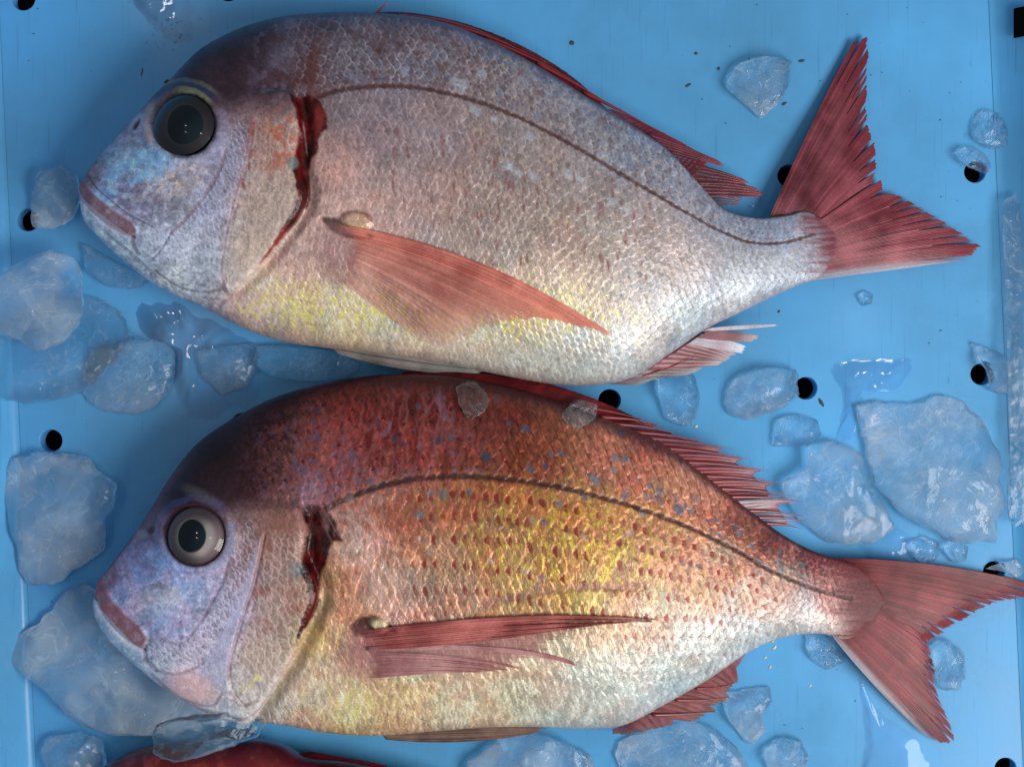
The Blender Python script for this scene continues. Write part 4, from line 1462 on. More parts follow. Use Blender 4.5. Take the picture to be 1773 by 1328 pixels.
def paint_red(px, py, u, w):
    n = px.size
    c = idw(px, py, C2)
    rel = np.zeros(n)
    rgh = np.full(n, 0.31)
    met = np.zeros(n)
    dg, gin = side_of(px, py, GILL2)
    dp, pin = side_of(px, py, PRE2)
    head = 1 - smooth(-14, 14, dg)
    nape = smooth(380, 470, px) * (1 - smooth(850, 905, py + 0.1 * (540 - px)))
    scaly = np.clip((1 - head) + nape, 0, 1)
    a, b, dll = scale_coords(px, py, LL2, (20, 10.5), (16.5, 10), 1050, 1450, slant=0.1)
    hg, ed, ii, jj, ldx, ldy = lattice(a, b)
    rnd = h01(ii, jj, 1)
    rnd2 = h01(ii, jj, 2)
    amp = scaly * (1 - 0.8 * smooth(1420, 1490, px))
    belly = smooth(0.60, 0.9, w)
    back = 1 - smooth(-25, 25, dll)
    front = 1 - smooth(760, 900, px)
    rel += amp * hg * (0.00030 + 0.00012 * back) + amp * ((rnd - 0.5) * ldx + (rnd2 - 0.5) * ldy) * 0.00046
    c = c * (1 + amp * (0.30 * (rnd - 0.5)))[:, None]
    pat = smooth(0.35, 0.65, fbm(px / 60, py / 60, 2, 3))
    pat2 = smooth(0.4, 0.65, fbm(px / 38 + 9, py / 55, 5, 3))
    wp = smooth(0.4, 0.7, fbm(px / 60 + 3, py / 50, 1, 4)) * amp
    c = c * (1 + wp[:, None] * np.array([0.06, -0.16, -0.22]))
    cp = smooth(0.5, 0.75, fbm(px / 34 + 8, py / 40, 7, 4)) * amp * (1 - belly)
    c = c * (1 + cp[:, None] * np.array([-0.16, 0.02, 0.10]))
    # pale free edge, dark pocket behind it
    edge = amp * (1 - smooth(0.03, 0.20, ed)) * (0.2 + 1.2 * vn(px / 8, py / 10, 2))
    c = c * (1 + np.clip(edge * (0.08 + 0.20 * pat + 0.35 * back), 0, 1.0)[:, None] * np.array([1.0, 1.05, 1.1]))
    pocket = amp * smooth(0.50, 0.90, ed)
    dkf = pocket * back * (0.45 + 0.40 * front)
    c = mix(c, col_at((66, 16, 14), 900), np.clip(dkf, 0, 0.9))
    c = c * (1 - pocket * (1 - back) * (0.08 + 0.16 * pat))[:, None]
    # bright copper heart of each scale on the fore back
    heart = amp * back * (0.35 + 0.65 * front) * np.exp(-((ldx - 0.08) / 0.20) ** 2) * (0.2 + 1.3 * rnd2) * (0.35 + 1.0 * fbm(px / 4, py / 9, 5, 3))
    c = c * (1 + np.clip(heart, 0, 1.4)[:, None] * np.array([0.75, 0.70, 0.62]))
    # thin dark slanting lines where scales overlap, towards the tail
    hat = amp * back * smooth(740, 900, px) * (1 - smooth(1250, 1400, px)) * (1 - smooth(0.04, 0.13, ed)) * (1 - smooth(-0.15, 0.2, ldy))
    c = mix(c, lin((72, 34, 30)), np.clip(hat * 0.85, 0, 0.85))
    # striation
    st = strokes(px, py, 6.5, 30, 1, 0.2, 9) * amp * (0.25 + pat2)
    c = c * (1 + 0.7 * st)[:, None]
    st = strokes(px, py, 7.5, 22, 2, -0.3, 12) * amp * (0.2 + (1 - pat2))
    c = c * (1 + 0.9 * st)[:, None]
    c = c * (1 - 0.38 * strokes(px, py, 6.0, 22, 4, -0.2, 9) * amp * (0.3 + pat))[:, None]
    c = c * (0.68 + 0.64 * fbm(px / 4.5, py / 9, 3, 3))[:, None]
    c = c * (0.80 + 0.40 * fbm(px / 45, py / 36, 6, 4))[:, None]
    # vertical dark-red / silver bars on the fore back
    fb = amp * front * smooth(500, 580, px) * smooth(-190, -120, dll) * (1 - smooth(-30, 60, dll))
    c = mix(c, col_at((112, 36, 28), 640), fb * smooth(0.45, 0.65, fbm(px / 9 + py / 60, py / 45, 2, 3)) * 0.65)
    c = mix(c, col_at((206, 140, 120), 640), fb * strokes(px, py, 13, 40, 6, 0.15, 5) * 0.55)
    c = mix(c, col_at((150, 158, 168), 640), fb * smooth(0.64, 0.76, fbm(px / 11, py / 16, 7, 3)) * 0.4)
    # copper spots on the dark nape
    nd = nape * (1 - smooth(560, 640, px)) * smooth(0.03, 0.10, w)
    sc = nd * smooth(0.5, 0.66, fbm(px / 8.5, py / 8.5, 1, 3)) * smooth(370, 470, px)
    c = mix(c, col_at((176, 104, 78), 520), sc * 0.7 * smooth(410, 520, px + (py - 700) * 0.2))
    c = mix(c, col_at((124, 112, 128), 450), nd * smooth(0.60, 0.72, fbm(px / 10, py / 10, 4, 4)) * 0.6)
    # red base marks in rows along the flank
    even = np.abs(np.mod(jj, 2)) < 0.5
    band = smooth(8, 30, dll) * (1 - smooth(215, 270, dll)) * smooth(660, 760, px) * (1 - smooth(1290, 1420, px))
    mk = (1 - smooth(0.14, 0.32, np.abs(ldx + 0.16 - 0.10 * ldy))) * (1 - smooth(0.30, 0.52, np.abs(ldy)))
    mk = mk * np.where(even, 1.0, 0.2) * amp * band * (0.3 + 0.7 * rnd2) * (0.6 + 0.7 * fbm(px / 5, py / 5, 1, 2))
    c = mix(c, lin((150, 50, 36)), np.clip(mk * 1.25, 0, 0.9))
    # gold between the marks
    gold = np.exp(-((px - 985) / 190) ** 2 - ((py - 950 - (px - 985) * 0.12) / 88) ** 2) + 0.15 * np.exp(-((px - 880) / 200) ** 2 - ((py - 840) / 60) ** 2)
    c = c * (1 + np.clip(gold, 0, 1)[:, None] * np.array([-0.14, -0.24, 0.20]))
    gs = np.clip(gold, 0, 1) * amp * (1 - mk) * (0.05 + 1.0 * smooth(0.48, 0.58, fbm(px / 4.0, py / 9, 2, 3)) * smooth(0.42, 0.6, fbm(px / 16, py / 26, 4, 3)))
    c = mix(c, lin((224, 204, 70)), np.clip(gs * 0.78, 0, 0.85))
    c = c * (0.82 + 0.10 * belly)[:, None] * (1 + ((1 - belly) * amp)[:, None] * np.array([-0.02, -0.04, 0.04]))
    met += 0.16 * amp + 0.12 * np.clip(gold, 0, 1) * amp
    yb = np.exp(-((px - 620) / 110) ** 2 - ((py - 1215) / 45) ** 2) + np.exp(-((px - 545) / 22) ** 2 - ((py - 1070) / 50) ** 2)
    c = mix(c, col_at((204, 190, 110), 600), np.clip(yb, 0, 1) * smooth(0.48, 0.64, fbm(px / 6, py / 13, 5, 3)) * 0.55 * (1 - head))
    sv = belly * amp * smooth(820, 1060, px)
    c = mix(c, lin((214, 232, 236)), sv * 0.28)
    met += 0.15 * sv
    # wrinkle bar on the mid flank
    d, t = pdist(px, py, catmull([(840, 1046), (930, 1024), (1000, 1016), (1110, 1016)], 30))
    bm = (1 - smooth(3, 11, d)) * (0.5 + 0.7 * fbm(px / 16, py / 10, 2, 3))
    c = mix(c, lin((150, 104, 96)), np.clip(bm, 0, 1) * 0.7)
    rel -= bm * 0.0004
    # blue spots
    bs = [(762, 760, 8), (783, 758, 7), (842, 791, 10), (908, 741, 8), (913, 744, 6), (955, 786, 7), (973, 785, 8), (918, 811, 9), (944, 808, 8), (1066, 792, 7), (1081, 794, 7), (1030, 830, 10), (1086, 852, 9), (1121, 858, 7),
          (1137, 862, 7), (768, 856, 10), (815, 853, 8), (745, 853, 8), (1175, 881, 11), (922, 901, 8), (942, 904, 8), (880, 735, 6), (700, 770, 6), (724, 703, 6), (685, 760, 7), (968, 872, 9), (1196, 884, 7), (1246, 925, 6),
          (655, 730, 6), (728, 893, 8), (1010, 860, 7), (1058, 745, 7), (1075, 750, 7), (860, 690, 6), (878, 680, 6), (1206, 865, 7), (1240, 900, 7), (640, 835, 8), (665, 838, 7), (1112, 888, 6), (1180, 975, 5), (1196, 979, 5), (1210, 980, 5)]
    bs = [(x, y, r * 0.82) for x, y, r in bs]
    rr = np.random.default_rng(9)
    for _ in range(34):
        x = rr.uniform(1060, 1430)
        yl = np.interp(x, [q[0] for q in LL2], [q[1] for q in LL2])
        bs.append((x, yl - rr.uniform(4, 62) * (1.0 - 0.5 * (x - 1060) / 400), rr.uniform(2.8, 5)))
    c = spots(c, px, py, bs[::2], lin((58, 92, 112)), 0.85, 0.45)
    c = spots(c, px, py, bs[1::2], lin((98, 122, 132)), 0.75, 0.45)
    ws = [(rr.uniform(720, 1100), rr.uniform(900, 1080), rr.uniform(4, 7)) for _ in range(16)]
    c = spots(c, px, py, ws, lin((176, 176, 176)), 0.35, 0.6)
    rgh = rgh + 0.2 * smooth(1430, 1490, px)
    te = np.clip(smooth(1415, 1490, px + 70 * (fbm(px / 40, py / 5, 2, 3) - 0.5) + 0.1 * (1040 - py)), 0, 1)
    c = c * (1 - te[:, None] * 0.95) + te[:, None] * 0.95 * lin((98, 34, 42))[None, :] * (0.6 + 0.8 * fbm(px / 50, py / 4, 5, 3))[:, None]
    c = c * (1 - (back * smooth(420, 520, px) * (1 - smooth(1000, 1250, px)))[:, None] * np.array([0.20, 0.16, 0.06]))
    nf = (1 - smooth(440, 600, px)) * (1 - smooth(850, 900, py + (px - 430) * 0.1)) * smooth(240, 300, px)
    c = c * (1 - nf[:, None] * np.array([0.60, 0.74, 0.62]))
    rgh += 0.12 * nf
    c = c * (1 - (back * smooth(450, 600, px) * (1 - smooth(880, 1080, px)))[:, None] * np.array([0.20, 0.42, 0.34]))
    c = c * (1 + back * smooth(900, 1060, px) * (1 - smooth(1200, 1330, px)) * 0.45)[:, None]
    # dorsal ridge
    dr = 1 - smooth(0.015, 0.06, w)
    c = mix(c, col_at((54, 20, 30), 600), dr * 0.8)
    # lateral line
    d, t = pdist(px, py, catmull(LL2, 90))
    wl = 6.2 - 3.4 * t + 0.9 * np.sin(a * 2 * math.pi) + 5 * (fbm(px / 9, py / 9, 1, 3) - 0.5)
    lm = (1 - smooth(wl * 0.4, wl + 2.5, d)) * (0.62 + 0.6 * fbm(px / 7, py / 5, 2, 3))
    c = mix(c, col_at((58, 32, 32), 800), np.clip(lm, 0, 1) * 0.95)
    rel -= lm * 0.00025
    # ---- head
    fine = fbm(px / 2.6, py / 2.6, 2, 2)
    c = c * (1 + head * 0.4 * (fine - 0.5))[:, None]
    c = c * (1 + head * 0.5 * (fbm(px / 16, py / 12, 3, 4) - 0.5))[:, None]
    c = c * (1 - head * 0.16 * smooth(0.56, 0.68, fbm(px / 4.2, py / 3.6, 6, 2)))[:, None]
    rel += head * 0.0005 * (fbm(px / 14, py / 14, 1, 3) - 0.5)
    cheek = 1 - smooth(-14, 10, sdpoly(px, py, [(188, 1040), (200, 1000), (235, 962), (285, 940), (300, 965), (340, 990), (372, 988), (388, 965), (396, 990), (372, 1040), (345, 1082), (318, 1108), (292, 1112), (245, 1085), (205, 1062)]))
    c = mix(c, col_at((98, 136, 190), 280), cheek * smooth(0.42, 0.62, fbm(px / 26, py / 26, 1, 4)) * 0.6)
    c = mix(c, col_at((146, 122, 158), 230), cheek * smooth(0.48, 0.66, fbm(px / 22, py / 22, 5, 4)) * 0.55)
    c = mix(c, col_at((176, 176, 190), 280), cheek * ell(px, py, 275, 1040, 42, 28, 0, 0.7) * 0.5)
    c = mix(c, col_at((72, 92, 128), 280), cheek * smooth(0.60, 0.74, fbm(px / 13, py / 13, 3, 3)) * 0.5)
    rel += cheek * 0.0004 * (fbm(px / 12, py / 12, 2, 3) - 0.5)
    mott = fbm(px / 13, py / 10, 4, 4)
    c = c * (1 + head * (1 - nf) * (0.10 - 0.26 * smooth(0.42, 0.68, mott) + 0.32 * smooth(0.52, 0.70, fbm(px / 7 + 5, py / 6, 2, 4))) * (1 - smooth(400, 480, px)))[:, None]
    gr_ = c.mean(1, keepdims=True)
    c = c + (head * 0.18)[:, None] * (gr_ * np.array([0.94, 1.0, 1.07]) - c)
    d, t = pdist(px, py, catmull([(398, 965), (388, 1000), (364, 1046), (340, 1086), (312, 1114), (270, 1104)], 60))
    lm = (1 - smooth(1.0, 4.5, d)) * (0.35 + fbm(px / 10, py / 10, 2, 2))
    c = mix(c, col_at((104, 70, 86), 350), np.clip(lm, 0, 1) * 0.45)
    rel -= lm * 0.0004
    bandp = 1 - smooth(-6, 8, sdpoly(px, py, [(432, 900), (446, 950), (432, 1005), (412, 1055), (392, 1085), (370, 1115), (345, 1150), (310, 1162), (270, 1160), (246, 1135), (252, 1112), (308, 1118), (345, 1092), (372, 1052), (396, 1000), (404, 950)]))
    h2, e2, i2, j2, _, _ = cheek_scales(px, py, (10, 15), -0.55)
    c = mix(c, col_at((112, 62, 66), 380), bandp * smooth(0.5, 0.9, e2) * 0.55)
    c = mix(c, col_at((205, 196, 212), 380), bandp * (1 - smooth(0.02, 0.25, e2)) * 0.5)
    rel += bandp * h2 * 0.00028
    vio = 1 - smooth(-8, 10, sdpoly(px, py, [(448, 940), (444, 985), (424, 1050), (404, 1105), (394, 1160), (396, 1190), (376, 1190), (340, 1165), (372, 1120), (402, 1060), (428, 1000)]))
    c = mix(c, col_at((150, 152, 182), 400), vio * 0.55)
    pinkp = ell(px, py, 335, 1190, 48, 24, 0.35, 0.55)
    c = mix(c, col_at((200, 162, 162), 330), pinkp * (0.4 + 0.5 * fbm(px / 12, py / 12, 2, 3)))
    rel += pinkp * 0.0005
    # gill cover
    op = head * smooth(0, 10, dp) * pin
    h3, e3, i3, j3, _, _ = cheek_scales(px, py, (15, 19), -0.35)
    rel += op * h3 * 0.00036
    c = mix(c, col_at((134, 76, 66), 470), op * smooth(0.55, 0.92, e3) * 0.55 * (1 - smooth(1100, 1180, py)))
    c = mix(c, col_at((226, 204, 192), 470), op * (1 - smooth(0.02, 0.25, e3)) * 0.3)
    c = mix(c, col_at((140, 72, 58), 480), op * smooth(0.46, 0.66, fbm(px / 20, py / 30, 6, 4)) * 0.45 * (1 - smooth(1050, 1130, py)))
    c = mix(c, col_at((214, 196, 110), 430), ell(px, py, 440, 1175, 22, 8, -0.7, 0.7) * smooth(0.45, 0.6, fbm(px / 6, py / 6, 1, 3)) * 0.6)
    lm = (1 - smooth(1, 5, np.abs(dp + 5 * (fbm(py / 16, px / 60, 2, 3) - 0.5)))) * pin * (0.4 + fbm(px / 20, py / 14, 4, 3))
    c = mix(c, col_at((96, 52, 54), 430), np.clip(lm, 0, 1) * 0.5)
    rel += pin * 0.0016 * smooth(-60, -2, dp) * (1 - smooth(-2, 2, dp)) * head
    rel -= lm * 0.0006
    rel += gin * 0.0040 * smooth(-120, -4, dg) * (1 - smooth(-3, 2, dg))
    rel -= gin * 0.0030 * (1 - smooth(0, 24, np.abs(dg - 8)))
    # shaded pale skin and yellow behind the gill cover
    beh = gin * smooth(2, 6, dg) * (1 - smooth(14, 34, dg)) * smooth(1010, 1050, py)
    c = mix(c, col_at((126, 112, 84), 540), beh * 0.6)
    bp = [(522, 878), (540, 872), (560, 882), (580, 900), (590, 935), (575, 936), (566, 952), (566, 975), (556, 985), (553, 1005), (552, 1040), (542, 1066), (524, 1092), (512, 1112), (520, 1080), (536, 1040), (534, 1015), (520, 985), (528, 950), (532, 915)]
    sd = sdpoly(px, py, bp) + 6 * (fbm(px / 9, py / 12, 1, 3) - 0.5)
    bm = 1 - smooth(-2.0, 2.5, sd)
    bc = col_at((66, 9, 10), 540)[None, :] * (0.3 + 1.2 * smooth(0.25, 0.75, fbm(px / 12, py / 20, 2, 3)))[:, None]
    c = c * (1 - bm[:, None]) + bc * bm[:, None]
    rgh = rgh * (1 - bm) + 0.15 * bm
    met *= (1 - bm)
    rel -= bm * 0.0008
    c = mix(c, col_at((96, 106, 116), 510), ell(px, py, 514, 985, 13, 14, 0, 0.4) * 0.65)
    c = mix(c, col_at((150, 132, 150), 540), ell(px, py, 538, 850, 22, 30, 0.2, 0.6) * (0.2 + 0.8 * strokes(px, py, 6, 10, 2, 0, 4)) * 0.5)
    # mouth
    lip = 1 - smooth(-2.5, 2.5, sdpoly(px, py, [(172, 996), (180, 1012), (200, 1042), (222, 1066), (246, 1084), (256, 1104), (248, 1122), (228, 1112), (198, 1084), (176, 1052), (166, 1028)]))
    c = mix(c, col_at((112, 56, 60), 200), lip * (0.6 + 0.4 * fbm(px / 14, py / 10, 2, 3)))
    rgh = rgh * (1 - lip) + 0.3 * lip
    rel += lip * 0.0014
    d, t = pdist(px, py, catmull([(163, 1030), (174, 1056), (196, 1086), (226, 1114), (250, 1126)], 40))
    gr = 1 - smooth(0.8, 3.6, d)
    c = mix(c, col_at((60, 34, 44), 200), gr * 0.7)
    rel -= gr * 0.0012
    lowl = (1 - smooth(2, 12, d)) * (py > 1040 + (px - 165) * 1.05)
    c = mix(c, col_at((190, 192, 208), 200), lowl * 0.5)
    for pts, wd, st_ in (([(250, 1118), (252, 1140), (268, 1160)], 4, 0.5), ([(268, 1160), (300, 1166), (330, 1158), (352, 1146)], 2.2, 0.4), ([(262, 1168), (320, 1212), (372, 1216), (384, 1196)], 2.6, 0.35),
                         ([(400, 1194), (418, 1214), (446, 1206)], 3, 0.5), ([(388, 1232), (420, 1238), (448, 1224), (474, 1190)], 2.2, 0.4)):
        d, t = pdist(px, py, catmull(pts, 30))
        gr = 1 - smooth(wd * 0.3, wd * 1.6, d)
        c = mix(c, col_at((104, 74, 84), 280), gr * st_)
        rel -= gr * 0.0005
    sn = (1 - smooth(0.02, 0.11, w)) * (1 - smooth(290, 340, px))
    c = mix(c, col_at((92, 44, 58), 230), sn * 0.75)
    no = ell(px, py, 262, 917, 5, 8, 0.6, 0.4)
    c = mix(c, col_at((60, 24, 34), 262), no * 0.9)
    rel -= no * 0.001
    c = mix(c, col_at((120, 112, 124), 244), ell(px, py, 245, 924, 9, 8, 0.6, 0.5) * 0.7)
    # orbit
    dx, dy = px - 340, py - 928
    r = np.hypot(dx, dy) + 6 * (fbm(px / 12, py / 12, 3, 3) - 0.5) * (np.hypot(dx, dy) > 54)
    an = np.arctan2(-dy, dx)
    rel += 0.0016 * np.exp(-((r - 60) / 12) ** 2)
    rel -= 0.0030 * (1 - smooth(42, 53, r))
    c = mix(c, col_at((54, 18, 30), 340), 1 - smooth(50, 58, r))
    upm = smooth(0.5, 1.0, an) * (1 - smooth(2.2, 2.7, an))
    c = mix(c, col_at((62, 62, 100), 340), upm * (1 - smooth(4, 9, np.abs(r - 66))) * 0.6)
    c = mix(c, col_at((84, 80, 86), 340), ell(px, py, 345, 856, 34, 9, 0.45, 0.7) * 0.5)
    c = mix(c, col_at((112, 116, 160), 280), (1 - smooth(5, 12, np.abs(r - 64))) * smooth(2.3, 2.7, np.abs(an)) * 0.25)
    c = mix(c, col_at((124, 142, 180), 390), 0.6 * (1 - smooth(5, 12, np.abs(r - 62))) * smooth(-1.3, -0.8, an) * (1 - smooth(0.2, 0.5, an)) * 0.6)
    # hollow and knob at the breast fin root
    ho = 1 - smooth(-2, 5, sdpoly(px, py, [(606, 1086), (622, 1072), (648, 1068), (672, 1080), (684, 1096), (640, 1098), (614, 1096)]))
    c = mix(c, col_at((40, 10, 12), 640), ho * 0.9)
    rel -= ho * 0.0028
    kb = ell(px, py, 656, 1081, 17, 10, 0.25, 0.4)
    c = mix(c, col_at((206, 188, 150), 650), kb * 0.85)
    rel += kb * 0.0034
    pm = ell(px, py, 640, 1132, 44, 42, 0.2, 0.6)
    c = mix(c, col_at((156, 98, 106), 640), pm * (0.5 + 0.5 * fbm(px / 18, py / 18, 3, 3)))
    rel += pm * 0.0018
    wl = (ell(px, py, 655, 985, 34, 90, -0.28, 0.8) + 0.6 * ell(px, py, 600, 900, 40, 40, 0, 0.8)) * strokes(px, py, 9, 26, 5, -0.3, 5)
    c = mix(c, col_at((222, 200, 196), 640), np.clip(wl, 0, 1) * 0.45)  # pale strokes put glints into the flank colour behind the gill
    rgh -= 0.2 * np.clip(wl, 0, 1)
    rel += 0.0012 * (fbm(px / 120, py / 120, 3, 2) - 0.5)
    ub = (1 - smooth(0.0, 0.05, 1 - w)) * smooth(430, 520, px)
    c = mix(c, col_at((166, 140, 116), 600), ub * 0.5)
    return c, rel, rgh, met


fish2 = empty("sea_bream", P(820, 980, 0))
tag(fish2, "red and golden sea bream with blue spots, the lower of the two whole fish", "fish", "sea breams in the crate")
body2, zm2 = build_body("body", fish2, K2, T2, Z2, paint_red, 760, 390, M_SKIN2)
eye(fish2, zm2, 340, 928, 50, (-4, 0, 26), [(118, 116, 120), (148, 138, 130), (92, 76, 80), (50, 24, 33), (136, 134, 134)], (-0.14, 0.16, 1.0))
ztail2 = lambda px, py, t: 0.0126 - 0.0088 * smooth(0.05, 0.9, t)
tc2 = fincol((104, 24, 34), (158, 56, 62), (164, 88, 102), (140, 42, 56), seed=13, gain=1.45)
tc2b = fincol((106, 26, 36), (160, 58, 66), (166, 100, 114), (138, 36, 50), [(0.84, 1.0, (206, 204, 216), 1.1)], seed=14, gain=1.45)
pieces = [
    flap([(1440, 966), (1456, 985), (1462, 1015), (1462, 1045)], [(1800, 1012), (1800, 1030), (1770, 1038), (1720, 1046), (1690, 1062), (1650, 1086), (1608, 1112)], 62, 70,
         mid=[(1620, 966), (1620, 990), (1590, 1025), (1550, 1060)], z=ztail2, colf=tc2, alpf=alpha(0.97, 0.88), group=5, slit=0.18, ts=0.88, jag=0.018, seed=61, per=3),
    flap([(1462, 1030), (1462, 1056), (1456, 1080), (1440, 1100)], [(1606, 1104), (1612, 1124), (1620, 1156), (1624, 1196), (1640, 1238), (1654, 1284), (1638, 1290), (1600, 1272)], 62, 70,
         mid=[(1545, 1060), (1560, 1110), (1550, 1160), (1510, 1190)], z=ztail2, colf=tc2b, alpf=alpha(1, 0.95, 1.0, (0.87, 1.0, 0.65)), group=4, slit=0.18, ts=0.88, jag=0.02, seed=62, per=3, dz=0.0007),
]
fin_mesh("tail_fin", pieces, fish2)
# dorsal fin: a folded dark band, then a comb of spines with webs between
zdor2 = lambda px, py, t: np.interp(px, [650, 1050, 1250, 1400], [0.0262, 0.0258, 0.0225, 0.018]) - 0.004 * t
dd = fincol((58, 8, 16), (104, 22, 28), (110, 40, 48), seed=15)
dw = fincol((110, 26, 32), (140, 50, 54), (150, 118, 128), (146, 104, 116), seed=16)
dwp = fincol((150, 120, 128), (176, 150, 156), (190, 172, 180), (150, 60, 66), seed=17)
pieces = [flap([(690, 652), (760, 656), (850, 668), (930, 690), (1010, 716), (1075, 744)], [(700, 643), (780, 643), (870, 650), (950, 664), (1030, 690), (1110, 726)], 60, 8, z=zdor2, colf=dd, alpf=alpha(1, 1), per=2, jag=0.03, seed=7)]
SP = [((1000, 704), (1118, 728)), ((1040, 722), (1148, 736)), ((1062, 734), (1174, 750)), ((1096, 748), (1222, 765)), ((1118, 758), (1270, 778)), ((1152, 776), (1300, 795)), ((1186, 800), (1334, 815)), ((1218, 824), (1356, 837)),
      ((1244, 846), (1371, 858)), ((1262, 860), (1393, 868)), ((1290, 884), (1396, 894)), ((1306, 896), (1398, 902)), ((1322, 906), (1392, 916))]
for k in range(len(SP) - 1):
    (b0, t0), (b1, t1) = SP[k], SP[k + 1]
    fr = 0.72 if k < 8 else 0.6
    e0 = (b0[0] + (t0[0] - b0[0]) * 0.92, b0[1] + (t0[1] - b0[1]) * 0.92 + 1)
    em = (b0[0] * .5 + b1[0] * .5 + ((t0[0] - b0[0]) * .5 + (t1[0] - b1[0]) * .5) * fr, b0[1] * .5 + b1[1] * .5 + ((t0[1] - b0[1]) * .5 + (t1[1] - b1[1]) * .5) * fr)
    e1 = (b1[0] + (t1[0] - b1[0]) * fr, b1[1] + (t1[1] - b1[1]) * fr)
    cf = dd if k < 3 else (dwp if k >= 9 else dw)
    pieces.append(flap([(b0[0] - 6, b0[1] + 8), (b1[0] - 6, b1[1] + 8)], [e0, em, e1], 4, 26, mid=[((b0[0] + t0[0]) / 2, (b0[1] + t0[1]) / 2 - 3), ((b1[0] + e1[0]) / 2, (b1[1] + e1[1]) / 2 - 3)], z=zdor2, colf=cf, alpf=alpha(0.97, 0.93 if k < 8 else 0.85),
                       jag=0.02, seed=70 + k, dz=-0.00025 * k))
dfin2 = fin_mesh("dorsal_fin", pieces, fish2)
for k, (b0, t0) in enumerate(SP):
    m = ((b0[0] + t0[0]) / 2, (b0[1] + t0[1]) / 2 - 3)
    spine([b0, m, t0], 0.0010, lambda x, y, t, k=k: float(zdor2(x, y, t)) - 0.00025 * k, dfin2, fish2)
# breast fin: folded into streaming bundles
zp2 = lambda px, py, t: zm2(px, py) + 0.0010 + 0.0012 * np.sin(np.clip(t, 0, 1) * 3.14)
p2 = fincol((126, 46, 48), (190, 106, 100), (214, 160, 154), (168, 84, 84), seed=18, gain=0.85)
p2l = fincol((160, 92, 98), (206, 150, 148), (228, 204, 204), (176, 90, 98), seed=19)
pieces = [flap([(614, 1100), (628, 1130), (634, 1172)], [(1060, 1076), (1000, 1100), (930, 1140), (860, 1164)], 18, 60, mid=[(900, 1080), (850, 1108), (800, 1140), (760, 1160)], z=zp2, colf=p2l, alpf=alpha(0.46, 0.22, 0.35, root=0.15), jag=0.12, seed=80, ridge=0.0003, dz=-0.0006),
          flap([(612, 1094), (622, 1108), (634, 1126)], [(1205, 1079), (1190, 1078), (1120, 1076), (1060, 1074)], 12, 70, mid=[(960, 1044), (930, 1076), (870, 1114)], z=zp2, colf=p2, alpf=alpha(0.96, 0.66, root=0.10), jag=0.10, group=2.2, slit=0.55, ts=0.45, seed=81, ridge=0.0006, th=0.0009),
          flap([(634, 1120), (636, 1126)], [(1008, 1152), (1002, 1154)], 3, 60, mid=[(900, 1104), (890, 1116)], z=zp2, colf=p2l, alpf=alpha(0.95, 0.85), jag=0.05, seed=82, ridge=0.0004, dz=-0.0003),
          flap([(636, 1128), (640, 1150), (634, 1176)], [(930, 1161), (900, 1164), (860, 1166)], 9, 60, mid=[(800, 1128), (780, 1146), (760, 1162)], z=zp2, colf=p2l, alpf=alpha(0.9, 0.42, root=0.14), jag=0.12, group=2.0, slit=0.5, ts=0.4, seed=83, ridge=0.0004, dz=-0.0003)]
fin_mesh("pectoral_fin", pieces, fish2)
gcol2 = fincol((84, 58, 52), (140, 116, 104), (160, 140, 130), (120, 84, 76), seed=21)
zv2 = lambda px, py, t: 0.0245 - 0.003 * t
fin_mesh("pelvic_fin", [flap([(660, 1266), (664, 1274), (668, 1280)], [(958, 1260), (950, 1264), (930, 1268)], 8, 50, mid=[(800, 1250), (800, 1274), (800, 1294)], z=zv2, colf=gcol2, alpf=alpha(1, 0.95), jag=0.05, seed=91)], fish2)
za2 = lambda px, py, t: 0.0195 - 0.010 * t
ac2 = fincol((100, 38, 42), (146, 80, 80), (168, 150, 146), (126, 110, 108), seed=22)
pieces = []
for k, (b0, b1, t0, t1) in enumerate([((1060, 1262), (1110, 1242), (1092, 1274), (1060, 1270)), ((1080, 1256), (1150, 1214), (1168, 1258), (1110, 1268)), ((1120, 1236), (1190, 1196), (1243, 1232), (1205, 1250)), ((1160, 1212), (1226, 1174), (1264, 1207), (1250, 1222)),
                                      ((1200, 1188), (1270, 1142), (1279, 1182), (1262, 1198)), ((1250, 1156), (1292, 1127), (1286, 1142), (1276, 1158))]):
    pieces.append(flap([b0, b1], [t1, t0], 5, 30, mid=[((b0[0] + t1[0]) / 2 + 2, (b0[1] + t1[1]) / 2 + 3), ((b1[0] + t0[0]) / 2 + 2, (b1[1] + t0[1]) / 2 - 3)], z=za2, colf=ac2, alpf=alpha(0.96, 0.82), jag=0.12, seed=95 + k, dz=0.0003 * k))
afin2 = fin_mesh("anal_fin", pieces, fish2)
for q in ([(1130, 1238), (1180, 1236), (1240, 1232)], [(1170, 1212), (1215, 1212), (1264, 1206)], [(1205, 1192), (1240, 1190), (1280, 1180)]):
    spine(q, 0.0008, lambda x, y, t: float(za2(x, y, t)) + 0.001, afin2, fish2, mat=None)

# ---- third fish: only its dark red back shows at the lower edge
K3 = [(150, 1352, 150, 1360), (176, 1330, 160, 1400), (215, 1306, 190, 1450), (262, 1291, 240, 1490), (330, 1286, 320, 1530), (400, 1281, 400, 1560), (450, 1280, 470, 1570), (490, 1290, 520, 1575),
      (520, 1306, 560, 1570), (600, 1318, 640, 1560), (680, 1334, 720, 1540), (780, 1358, 800, 1510), (860, 1385, 870, 1480), (930, 1400, 930, 1470)]
T3 = [2, 8, 13, 18, 22, 24, 25, 25, 24, 22, 18, 13, 8, 3]
Z3 = [12, 13, 14, 15, 16, 17, 17, 17, 17, 17, 16, 14, 11, 9]


